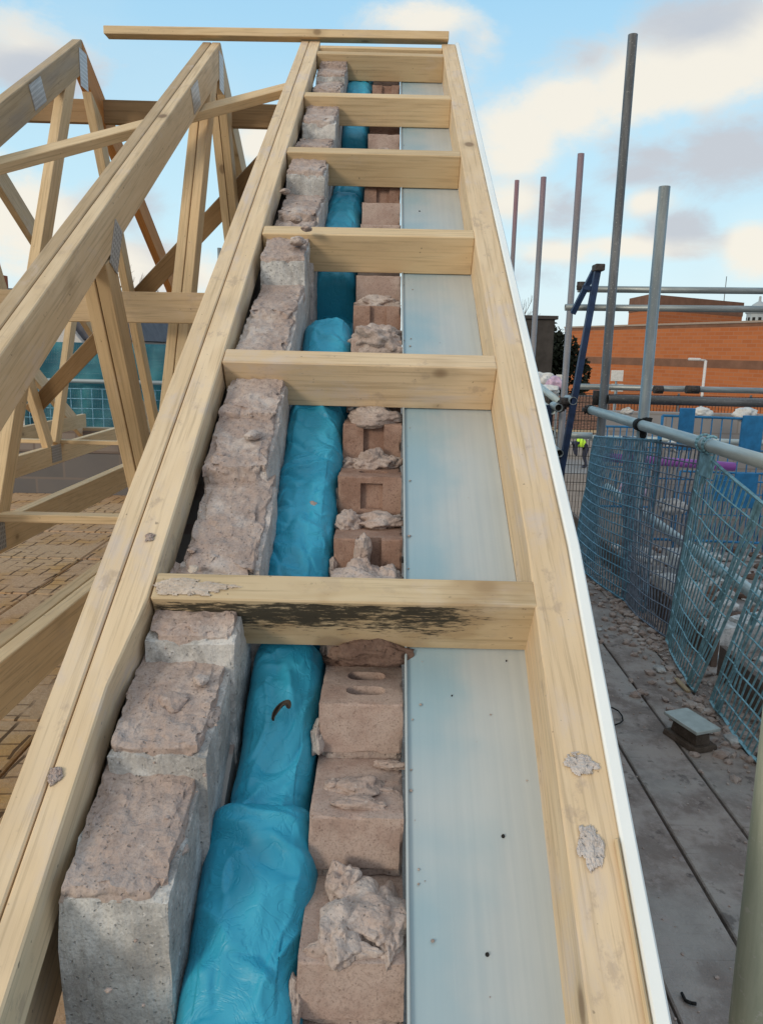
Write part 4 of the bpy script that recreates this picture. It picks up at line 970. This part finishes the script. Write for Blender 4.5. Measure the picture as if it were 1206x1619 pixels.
# grey block wall of the next plot
M_gw = brick_mat('grey_plot_wall', (.27, .265, .27), (.32, .31, .31), (.24, .22, .21), .44, .215, .01, 'XZ')
gw = empty('plot_wall', onY(1000, 700, 9.5)); tag(gw, 'pale grey block wall behind the thick grey pole and mesh', 'block wall')
a, b = onY(955, 645, 9.5), onY(1260, 660, 9.5)
obj('wall_body', box_bm((b - a).length, .12, 3.5, .003), M_gw, gw, Matrix.Translation((a + b) / 2 - Vector((0, 0, 1.75))))
bp = empty('brick_stack', onY(915, 700, 33)); tag(bp, 'stack of reddish brown bricks on the ground behind the walkway end', 'brick stack')
M_stk = brick_mat('stacked_bricks', (.20, .095, .065), (.29, .15, .105), (.05, .035, .03), .22, .07, .012, 'XZ')
a = onY(896, 626, 33); b = onY(950, 680, 33)
obj('bricks', box_bm(b.x - a.x + .6, 1.2, a.z - b.z, .01), M_stk, bp, Matrix.Translation(((a.x + b.x) / 2, 33.6, (a.z + b.z) / 2)))
obj('pallet', box_bm(b.x - a.x + .6, 1.2, .14, .01), W_['grey'], bp, Matrix.Translation(((a.x + b.x) / 2, 33.6, b.z - .08)))
obj('stand', box_bm(b.x - a.x + .2, 1.0, b.z - .16 + UP, .01), M_gw, bp, Matrix.Translation(((a.x + b.x) / 2, 33.6, (b.z - .16 - UP) / 2)))
# plastic sheets and bags beyond the walkway end
def sheet(px, py, Y, rx, rz, m, sd_, label, cat='sheet'):
    bm = blob_bm((0, 0, 0), (rx, rx * .7, rz), .9, 1.6, sd_, 4); return tag(obj('plastic_sheet', bm, m, None, Matrix.Translation(onY(px, py, Y)), smooth=True), label, cat, 'plastic sheets beyond the walkway')
M_wp = plain('white_plastic', (.62, .62, .60), .4, .4); M_pp = plain('pink_plastic', (.50, .36, .48), .4, .4)
sheet(853, 600, 9.5, .13, .10, M_wp, 4, 'crumpled white plastic sheet beside the bargeboard at the walkway end')
sheet(876, 606, 9.3, .11, .08, M_pp, 5, 'crumpled pinkish plastic bag beside the white sheet')
sheet(866, 618, 9.2, .14, .06, M_wp, 6, 'white plastic sheet tucked under the pinkish bag')

for i, (x, y, Y, r) in enumerate(((1070, 705, 7.2, .12), (1110, 652, 8.8, .10), (990, 650, 9.0, .07), (1175, 655, 8.6, .13), (1000, 775, 7.0, .12), (1060, 800, 6.4, .12))):
    sheet(x, y, Y, r, r * .6, (M_wp, M_pp, M_block)[i % 3] if i != 1 else M_wp, 20 + i, ['white crumpled bag behind the teal rail hook', 'white sheet scrap on top of the grey wall right of the thick pole', 'pale scrap on the grey wall left of the thick pole', 'white bundle behind the blue barrier near the right edge',
          'pinkish bundle low behind the dark mesh panel', 'grey rubble sack low behind the dark mesh panel'][i], 'bag')

# =================================================================== GROUND
m, t, b, co = mat('site_ground', .95, .1)
col = t.mix(t.ramp(t.noise(co, .4, 6, .6), .35, .65), (.14, .12, .105), (.23, .205, .185)); col = t.mix(t.ramp(t.noise(co, 8, 5, .7), .5, .7), col, (.3, .27, .25))
t.inp(b, 'Base Color', col); bump(t, b, t.noise(co, 5, 6), .6, .05)
bm = bmesh.new(); bmesh.ops.create_grid(bm, x_segments=2, y_segments=2, size=1500)
tag(obj('ground', bm, m, None, Matrix.Translation((0, 0, -UP))), None, None, None, 'structure')

# =================================================================== BACKGROUND RIGHT: orange brick building
m, t, b, co = mat('orange_brickwork', .85, .15)
sp = t.new('ShaderNodeSeparateXYZ'); t.l.new(co, sp.inputs[0]); cb = t.new('ShaderNodeCombineXYZ'); t.inp(cb, 0, sp.outputs[0]); t.inp(cb, 1, sp.outputs[2])
brk = t.new('ShaderNodeTexBrick'); t.inp(brk, 0, cb.outputs[0]); t.inp(brk, 1, (.40, .125, .045)); t.inp(brk, 2, (.47, .16, .06)); t.inp(brk, 3, (.40, .19, .11))
brk.inputs['Scale'].default_value = 1; brk.inputs['Brick Width'].default_value = .9; brk.inputs['Row Height'].default_value = .3; brk.inputs['Mortar Size'].default_value = .03
n_ = t.noise(t.map(co, (1, 1, 3)), .25, 5, .6)
t.inp(b, 'Base Color', t.mix(t.math('MULTIPLY', n_, .35), brk.outputs[0], (.42, .13, .05))); M_ob = m
M_obd = plain('dark_brick_band', (.20, .105, .07), .85, .15, 0, .15, 1.2); M_cap = plain('stone_coping', (.34, .27, .22), .8, .2)
M_obs = plain('rust_brick', (.33, .10, .05), .85, .15, 0, .12, .8)  # rust-red brick with slight random tone, for the house chimney
bd = Vector((-.43, 1, 0)).normalized()            # the long wall runs away to the left
A = onY(893, 516.5, 80); nb_ = Vector((-bd.y, bd.x, 0)) * -1
def wall_ray(x, y):  # point on the vertical plane through A along bd
    nrm = Vector((bd.y, -bd.x, 0)); v = ray(x, y); return v * (A.dot(nrm) / v.dot(nrm))
Bp = wall_ray(1206, 507.7); Lw = (Bp - A).length + 25
bu = empty('brick_building', (A.x, A.y, -UP)); tag(bu, 'large orange brick building with dark bands and a raised rooftop block', 'building')
xa = -bd; Mw = Matrix((xa, Vector((-xa.y, xa.x, 0)), Vector((0, 0, 1)))).transposed().to_4x4(); Mw.translation = Vector((A.x, A.y, 0))
zt = A.z; zb1 = wall_ray(893, 563).z; zb2 = wall_ray(893, 573).z
def seg(name, z0, z1, m, prd=0.0, th=12): return obj(name, box_bm(Lw, th + prd * 2, z1 - z0, 0), m, bu, Mw @ Matrix.Translation((Lw / 2, th / 2, (z0 + z1) / 2)))
pz = wall_ray(893, 523).z
seg('wall', -UP - .1, zb2, M_ob); seg('brick_band', zb2, zb1, M_obd, .03); seg('wall', zb1, pz, M_ob); seg('parapet', pz, zt - .15, M_obd, .03); seg('coping', zt - .15, zt, M_cap, .12)
ta = onY(996, 466, 78); tb = onY(1027, 466, 73); tcx = onY(1176, 470, 73)
h_t = ta.z; pts2 = [onY(996, 466, 78), onY(1028, 465, 72), onY(1176, 470, 80), onY(1120, 470, 88)]
def tower(z0, z1, m, name, sc2=1.0):
    ctr = sum((Vector((p.x, p.y, 0)) for p in pts2), Vector()) / 4
    bm = bmesh.new(); P2 = [ctr + (Vector((p.x, p.y, 0)) - ctr) * sc2 for p in pts2]
    lo = [bm.verts.new((p.x, p.y, z0)) for p in P2]; hi = [bm.verts.new((p.x, p.y, z1)) for p in P2]
    bm.faces.new(lo); bm.faces.new(hi[::-1])
    for i in range(4): bm.faces.new((lo[i], hi[i], hi[(i + 1) % 4], lo[(i + 1) % 4]))
    bmesh.ops.recalc_face_normals(bm, faces=bm.faces)
    return obj(name, bm, m, bu)
th_ = pts2[1].z
tower(pz - .5, th_ - 1.35, M_ob, 'rooftop_block'); tower(th_ - 1.35, th_, M_obd, 'rooftop_band', 1.01)
p = onY(1148, 437, 80); obj('aerial', tube_bm((p.x, p.y, th_ - .5), p, .04, 6, False), M_tubed, bu)
# church-like cupola far right
cu = empty('cupola', onY(1197, 512, 140)); tag(cu, 'small grey domed cupola peeping over the building at the right edge', 'cupola')
c = onY(1197, 505, 140); r = 1.9
M_cu = plain('cupola_lead', (.36, .40, .43), .6, .3)
bm = bmesh.new(); prof = [(1.0, -6), (1.0, .9), (1.12, 1.0), (1.12, 1.2), (.95, 1.3), (.85, 1.9), (.6, 2.5), (.3, 2.9), (.12, 3.1), (.1, 3.9), (.0, 4.0)]
for i, (a0, z0) in enumerate(prof[:-1]):
    a1, z1 = prof[i + 1]
    for k in range(12):
        p = [(a0, z0, k), (a0, z0, k + 1), (a1, z1, k + 1), (a1, z1, k)]
        vs = [bm.verts.new((q * r * math.cos(kk * PI / 6), q * r * math.sin(kk * PI / 6), z)) for q, z, kk in p]; bm.faces.new(vs)
bmesh.ops.remove_doubles(bm, verts=bm.verts, dist=.001)
obj('dome', bm, M_cu, cu, Matrix.Translation(c))
for k in range(12):
    a = (k + .5) * PI / 6; obj('opening', box_bm(.5, .06, 2.2, .02), M_dark, cu, Matrix.Translation(c + Vector((math.cos(a) * r * .975, math.sin(a) * r * .975, -.8))) @ Matrix.Rotation(a + PI / 2, 4, 'Z'))
# street lamp
sl_ = empty('street_lamp', (onY(1113, 600, 48).x, 48, -UP)); tag(sl_, 'slender pale street lamp in front of the orange building', 'street lamp')
p = onY(1115, 570, 48); q = onY(1097, 568, 48); M_lp = plain('lamp_grey', (.6, .6, .6), .5)
obj('post', tube_bm((p.x, p.y, -UP), p, .09, 8, False), M_lp, sl_); obj('arm', tube_bm(p, q, .06, 8, False), M_lp, sl_); obj('lamp_head', box_bm(.7, .3, .16, .04), M_lp, sl_, Matrix.Translation(q))
# white boards on the fence line
wb = []
for i, (x, y, hh, ww, Y) in enumerate(((975, 594, .5, .34, 22), (975, 613, .35, .34, 22.1), (883, 600, .45, .17, 22), (890, 606, .4, .12, 22.2))):
    P = onY(x, y - 0, Y); s_ = empty('site_sign', (P.x, P.y, -UP)); tag(s_, ['white board on the site fence, upper of a pair', 'white board on the site fence, lower of a pair', 'small white marker left of the end pole, taller one', 'small white marker left of the end pole, shorter one'][i], 'sign')
    obj('board', box_bm(ww, .03, hh * .6, .005), M_wp, s_, Matrix.Translation(P)); obj('post', tube_bm((P.x, P.y + .05, -UP), (P.x, P.y + .05, P.z), .03, 8, False), M_tube, s_)
# mesh site fence far
sf = empty('site_fence', (5, 19, -UP)); tag(sf, 'dark welded mesh site fence in front of the brick building', 'fence')
fa, fb = onY(845, 616, 19), onY(1300, 640, 19); bm = bmesh.new(); zf = -.9
for i in range(90): x = fa.x + (fb.x - fa.x) * i / 89; tube_bm((x, 19, -UP + .2), (x, 19, zf), .007, 4, False, bm)
for i in range(12): z = zf - i * .22; tube_bm((fa.x, 19, z), (fb.x, 19, z), .007, 4, False, bm)
obj('mesh', bm, M_dark, sf)
for i in range(5): x = fa.x + (fb.x - fa.x) * i / 4; obj('post', tube_bm((x, 19.03, -UP), (x, 19.03, zf + .05), .03, 8, False), M_tubed, sf)

# =================================================================== BACKGROUND LEFT: netting, house, trees
m = bpy.data.materials.new('debris_netting'); m.use_nodes = True; t = NT(m.node_tree); b = m.node_tree.nodes['Principled BSDF']; co = t.new('ShaderNodeTexCoord').outputs['Object']
n_ = t.noise(t.map(co, (1, 1, 1.5)), 2.0, 5, .6)
t.inp(b, 'Base Color', t.mix(t.ramp(n_, .35, .65), (.010, .10, .145), (.03, .20, .25))); b.inputs['Roughness'].default_value = .7
sp = t.new('ShaderNodeSeparateXYZ'); t.l.new(co, sp.inputs[0])
gx = t.math('LESS_THAN', t.math('FRACT', t.math('MULTIPLY', sp.outputs[0], 60)), .80); gz = t.math('LESS_THAN', t.math('FRACT', t.math('MULTIPLY', sp.outputs[2], 60)), .80)
t.inp(b, 'Alpha', t.math('MAXIMUM', gx, gz)); M_net = m
def net(x0, x1, Y, z0, z1, label):
    bm = bmesh.new(); nx, nz_ = 60, 16; g = [[bm.verts.new((x0 + (x1 - x0) * i / nx, Y + .05 * math.sin(i * .9) * math.sin(j * .5) + .03 * noise.noise(Vector((i * .4, j * .4, Y))), z0 + (z1 - z0) * j / nz_)) for i in range(nx + 1)] for j in range(nz_ + 1)]
    for j in range(nz_):
        for i in range(nx): bm.faces.new((g[j][i], g[j][i + 1], g[j + 1][i + 1], g[j + 1][i]))
    o = obj('debris_netting', bm, M_net, smooth=True); md = o.modifiers.new('s', 'SOLIDIFY'); md.thickness = .004; return tag(o, label, 'netting', 'teal debris netting sheets on the far scaffold')
net(-9, -4.3, 9.2, -1.5, .10, 'teal debris netting sheet on the far scaffold, left one'); net(-4.28, -1.2, 9.2, -1.5, .02, 'teal debris netting sheet on the far scaffold, right one')
for i, x in enumerate((-6.6, -4.29, -2.35)):
    tube('scaffold_standard', (x, 9.1, -UP), (x, 9.1, .45 if i != 2 else 1.1), M_tube if i != 1 else M_tubed, r=.03, label=['pale pole in front of the teal netting, leftmost', 'dark pole where the two teal nets meet', 'pale pole in front of the teal netting, tallest one'][i], cat='scaffold pole', group='poles of the far scaffold')
for i, z in enumerate((-.42, -1.0)):
    tube('far_rail', (-9, 9.05, z), (-1.1, 9.05, z), M_tubel, r=.026, label=['pale rail across the teal netting, upper', 'pale rail across the teal netting, lower'][i], cat='scaffold tube')
# wire fence layer over the lower nets
for i, (x0, x1) in enumerate(((-6.2, -4.4), (-4.2, -2.5), (-2.3, -1.2))):
    root = empty('mesh_guard', ((x0 + x1) / 2, 8.9, -1.3)); tag(root, ['blue wire mesh guard on the far scaffold, left one', 'blue wire mesh guard on the far scaffold, middle one', 'blue wire mesh guard on the far scaffold, right one'][i], 'mesh panel', 'wire mesh guards on the far scaffold')
    bm = bmesh.new(); n = int((x1 - x0) / .12)
    for k in range(n + 1): x = x0 + (x1 - x0) * k / n; tube_bm((x, 8.9, -1.4), (x, 8.9, -.5), .006, 4, False, bm)
    for k in range(9): z = -1.4 + .9 * k / 8; tube_bm((x0, 8.9, z), (x1, 8.9, z), .006, 4, False, bm)
    obj('wire_mesh', bm, M_meshb, root)
P = onY(347, 392, 14); tube('scaffold_standard', (P.x, 14, -UP), P, M_tube, r=.035, label='lone grey pole seen past the ladder above the mid height binder', cat='scaffold pole')
# house beyond the nets
hs = empty('far_house', (-15.5, 38, -UP)); tag(hs, 'distant house with slate roof and white gable seen between the truss webs', 'house')
hx = onY(115, 545, 40); M_slr = plain('slate_roof', (.10, .10, .115), .7, .2, 0, .2, 2); M_hw = plain('house_render', (.55, .54, .52), .8, .2)
obj('wall', box_bm(11, 8, 6.2, .02), M_hw, hs, Matrix.Translation((hx.x - 2, 42, -UP + 3.1)))
bm = prism_bm([(-5.8, 0), (5.8, 0), (4.6, 2.3), (-4.6, 2.3)], -4.3, 4.3, .02); obj('roof', bm, M_slr, hs, Matrix.Translation((hx.x - 2, 42, .22)))
obj('chimney', box_bm(.7, .7, 1.7, .02), M_obs, hs, Matrix.Translation((hx.x - 4.5, 42, 2.6)))
obj('gable', prism_bm([(-2, -1.0), (2, -1.0), (0, 1.6)], -.3, .3, .02), M_hw, hs, Matrix.Translation((hx.x + .3, 37.6, .1)))
for k in range(4): w2 = obj('window', box_bm(1.1, .1, 1.2, .02), M_dark, hs, Matrix.Translation((hx.x - 5.6 + k * 2.4, 37.97, -1.4))); obj('frame', box_bm(1.0, .04, .08, .01), M_hw, w2, Matrix.Translation((hx.x - 5.6 + k * 2.4, 37.9, -1.4)))
h2 = empty('dark_shed', (6.6, 44, -UP)); tag(h2, 'dark flat-topped building among the trees left of the orange one', 'building')
px = onY(840, 505, 44); M_sh = plain('dark_cladding', (.05, .045, .042), .8, .2, 0, .3, 1)
obj('wall', box_bm(5.0, 5, px.z + UP + .15, .02), M_sh, h2, Matrix.Translation((px.x - 1.2, 46.5, (px.z - UP) / 2)))
obj('roof_edge', box_bm(5.3, 5.3, .2, .02), M_rust, h2, Matrix.Translation((px.x - 1.2, 46.5, px.z + .12)))
# trees
M_bark = plain('bark', (.085, .065, .055), .9, .1, 0, .3, 5); M_twig = plain('winter_twigs', (.13, .095, .08), .9, .1, 0, .3, 3); M_ever = plain('evergreen_leaf', (.035, .042, .028), .85, .15, 0, .45, 2)
def bare_tree(loc, h, seed, label, tall=.45, spread=.6, cat='tree'):
    r = random.Random(seed); root = empty('bare_tree', loc); tag(root, label, cat, 'winter trees behind the site')
    bt = bmesh.new(); bc = bmesh.new()
    def cone(bm, p, q, r0, r1, sg=5):
        d = (q - p).normalized(); a = d.cross(Vector((.3, .2, 1) if abs(d.z) < .8 else (1, .1, 0))).normalized(); b = d.cross(a)
        A_ = [bm.verts.new(p + (a * math.cos(2 * PI * k / sg) + b * math.sin(2 * PI * k / sg)) * r0) for k in range(sg)]; B_ = [bm.verts.new(q + (a * math.cos(2 * PI * k / sg) + b * math.sin(2 * PI * k / sg)) * r1) for k in range(sg)]
        for k in range(sg): bm.faces.new((A_[k], A_[(k + 1) % sg], B_[(k + 1) % sg], B_[k]))
    def grow(p, d, L, rad, lev):
        q = p + d * L; cone(bt if lev < 2 else bc, p, q, rad, rad * .68, 6 if lev < 2 else 3)
        if lev >= 6: return
        for k in range(3 if lev < 5 else 4):
            nd = (d + Vector((r.uniform(-1, 1), r.uniform(-1, 1), r.uniform(-.25, .75))) * spread).normalized(); grow(q if k < 2 else p.lerp(q, .6), nd, L * r.uniform(.62, .82), rad * .60, lev + 1)
    base = Vector(loc); grow(base, Vector((0, 0, 1)), h * .30, h * .022, 0)
    obj('trunk', bt, M_bark, root); obj('twigs', bc, M_twig, root)
def evergreen(loc, rx, h, seed, label, n=5200, leaf=.16):
    r = random.Random(seed); root = empty('evergreen_tree', loc); tag(root, label, 'tree', 'winter trees behind the site')
    obj('trunk', tube_bm(loc, Vector(loc) + Vector((0, 0, h * .6)), rx * .07, 8, False), M_bark, root)
    bm = bmesh.new(); cl = [(Vector((r.gauss(0, .42), r.gauss(0, .42), r.uniform(.12, .92))), r.uniform(.18, .38)) for _ in range(26)]
    for _ in range(n):
        c, cr = r.choice(cl); dv = Vector((r.gauss(0, 1), r.gauss(0, 1), r.gauss(0, 1))).normalized() * cr * r.uniform(.6, 1.05)
        p = Vector(loc) + Vector(((c.x + dv.x) * rx, (c.y + dv.y) * rx, (c.z + dv.z * .55) * h)); a = Vector((r.gauss(0, 1), r.gauss(0, 1), r.gauss(0, 1))).normalized() * leaf; b = a.cross(Vector((r.gauss(0, 1), r.gauss(0, 1), r.gauss(0, 1)))).normalized() * leaf
        bm.faces.new([bm.verts.new(p + a), bm.verts.new(p + b), bm.verts.new(p - a * .7), bm.verts.new(p - b)])
    obj('crown', bm, M_ever, root)
G0 = -UP
P = onY(197, 425, 60); bare_tree((P.x, 60, G0), P.z + UP, 3, 'bare winter tree, the taller of two seen between the webs', spread=.42)
P = onY(222, 452, 64); bare_tree((P.x + .8, 64, G0), P.z + UP, 5, 'bare winter tree, the shorter of two seen between the webs', spread=.42)
P = onY(836, 492, 55); bare_tree((P.x, 57, G0), P.z + UP + .6, 9, 'bare winter tree above the dark building beside the bargeboard', spread=.5)
P = onY(868, 520, 55); bare_tree((P.x, 60, G0), P.z + UP + .8, 12, 'bare winter tree right next to the orange building', spread=.5)
for i, (x, y, Y, rx) in enumerate(((845, 535, 50, 2.3), (872, 528, 52, 2.2), (888, 545, 50, 1.4), (826, 528, 54, 1.8))):
    P = onY(x, y, Y); evergreen((P.x, Y, G0), rx, (P.z + UP) * 1.02, 30 + i, ['dark evergreen clump left of the orange building, middle one', 'dark evergreen clump nearest the orange building', 'low evergreen bush touching the orange building corner', 'dark evergreen clump closest to the bargeboard'][i])
for i, (x, y, Y, rx) in enumerate(((40, 548, 58, 6), (150, 546, 60, 7), (270, 545, 62, 7), (330, 548, 60, 5))):
    P = onY(x, y, Y); evergreen((P.x, Y, G0), rx, (P.z + UP) * 1.0, 40 + i, ['low dark hedge tree far behind the netting, leftmost', 'low dark hedge tree far behind the netting, second from left', 'low dark hedge tree far behind the netting, third from left', 'low dark hedge tree far behind the netting, next to the ladder'][i], 3500, .3)

# =================================================================== WORKER bending over, far behind the walkway end
def worker():
    Y = 30.0; s = .95
    c = onY(922, 705, Y); root = empty('person', c - Vector((0, 0, .85 * s)))
    tag(root, 'person in dark clothes and yellow high-visibility vest bending over behind the walkway end', 'person')
    J = {'pel': (0.10, 0, .0), 'sp': (-.12, 0, .13), 'ch': (-.34, 0, .14), 'nk': (-.45, 0, .12), 'hd': (-.53, 0, .10), 'hd2': (-.60, 0, .06),
         'shl': (-.36, -.18, .10), 'ell': (-.34, -.22, -.14), 'hal': (-.30, -.14, -.40), 'shr': (-.36, .18, .10), 'elr': (-.33, .22, -.14), 'har': (-.28, .14, -.40),
         'hpl': (.12, -.1, -.04), 'knl': (.05, -.12, -.45), 'anl': (.14, -.12, -.84), 'ftl': (-.04, -.12, -.87), 'hpr': (.12, .1, -.04), 'knr': (.07, .12, -.45), 'anr': (.2, .12, -.84), 'ftr': (.02, .12, -.87)}
    Rr = dict(pel=.15, sp=.14, ch=.16, nk=.06, hd=.095, hd2=.07, shl=.07, ell=.06, hal=.045, shr=.07, elr=.06, har=.045, hpl=.10, knl=.07, anl=.045, ftl=.04, hpr=.10, knr=.07, anr=.045, ftr=.04)
    E_ = [('pel', 'sp'), ('sp', 'ch'), ('ch', 'nk'), ('nk', 'hd'), ('hd', 'hd2'), ('ch', 'shl'), ('shl', 'ell'), ('ell', 'hal'), ('ch', 'shr'), ('shr', 'elr'), ('elr', 'har'), ('pel', 'hpl'), ('hpl', 'knl'), ('knl', 'anl'), ('anl', 'ftl'), ('pel', 'hpr'), ('hpr', 'knr'), ('knr', 'anr'), ('anr', 'ftr')]
    ks = list(J); me = bpy.data.meshes.new('body'); me.from_pydata([Vector(J[k]) * s for k in ks], [(ks.index(a), ks.index(b)) for a, b in E_], [])
    o = obj('body', me, plain('dark_workwear', (.03, .035, .06), .8), root, Matrix.Translation(c))
    md = o.modifiers.new('sk', 'SKIN')
    for k, v in zip(ks, me.skin_vertices[0].data): v.radius = (Rr[k] * s, Rr[k] * s)
    me.skin_vertices[0].data[0].use_root = True
    o.modifiers.new('ss', 'SUBSURF').levels = 2; o.modifiers['ss'].render_levels = 2
    hv = bpy.data.materials.new('hi_vis'); hv.use_nodes = True; hv.node_tree.nodes['Principled BSDF'].inputs['Base Color'].default_value = (.55, .9, .05, 1)
    me2 = bpy.data.meshes.new('vest'); me2.from_pydata([Vector(J[k]) * s for k in ('pel', 'sp', 'ch')], [(0, 1), (1, 2)], [])
    o2 = obj('hi_vis_vest', me2, hv, root, Matrix.Translation(c + Vector((0, 0, .01)))); o2.modifiers.new('sk', 'SKIN')
    for v, r in zip(me2.skin_vertices[0].data, (.17, .21, .22)): v.radius = (r * s, r * s)
    me2.skin_vertices[0].data[0].use_root = True
    o2.modifiers.new('ss', 'SUBSURF').levels = 2
    bm = blob_bm((0, 0, 0), (.12 * s, .11 * s, .10 * s), .02, 1, 1, 3); obj('helmet', bm, M_wp, root, Matrix.Translation(c + Vector(J['hd2']) * s + Vector((0, 0, .02))), smooth=True)
    # the slab the worker stands on
    pl = c - Vector((0, 0, .9 * s)); tag(obj('concrete_slab', box_bm(5, 4, pl.z + UP, .02), M_gw, None, Matrix.Translation((pl.x + .6, Y + .4, (pl.z - UP) / 2))), 'grey concrete slab under the bending worker', 'slab')
worker()

# lift everything from eye level to real height
for o in ROOTS:
    o.location.z += UP
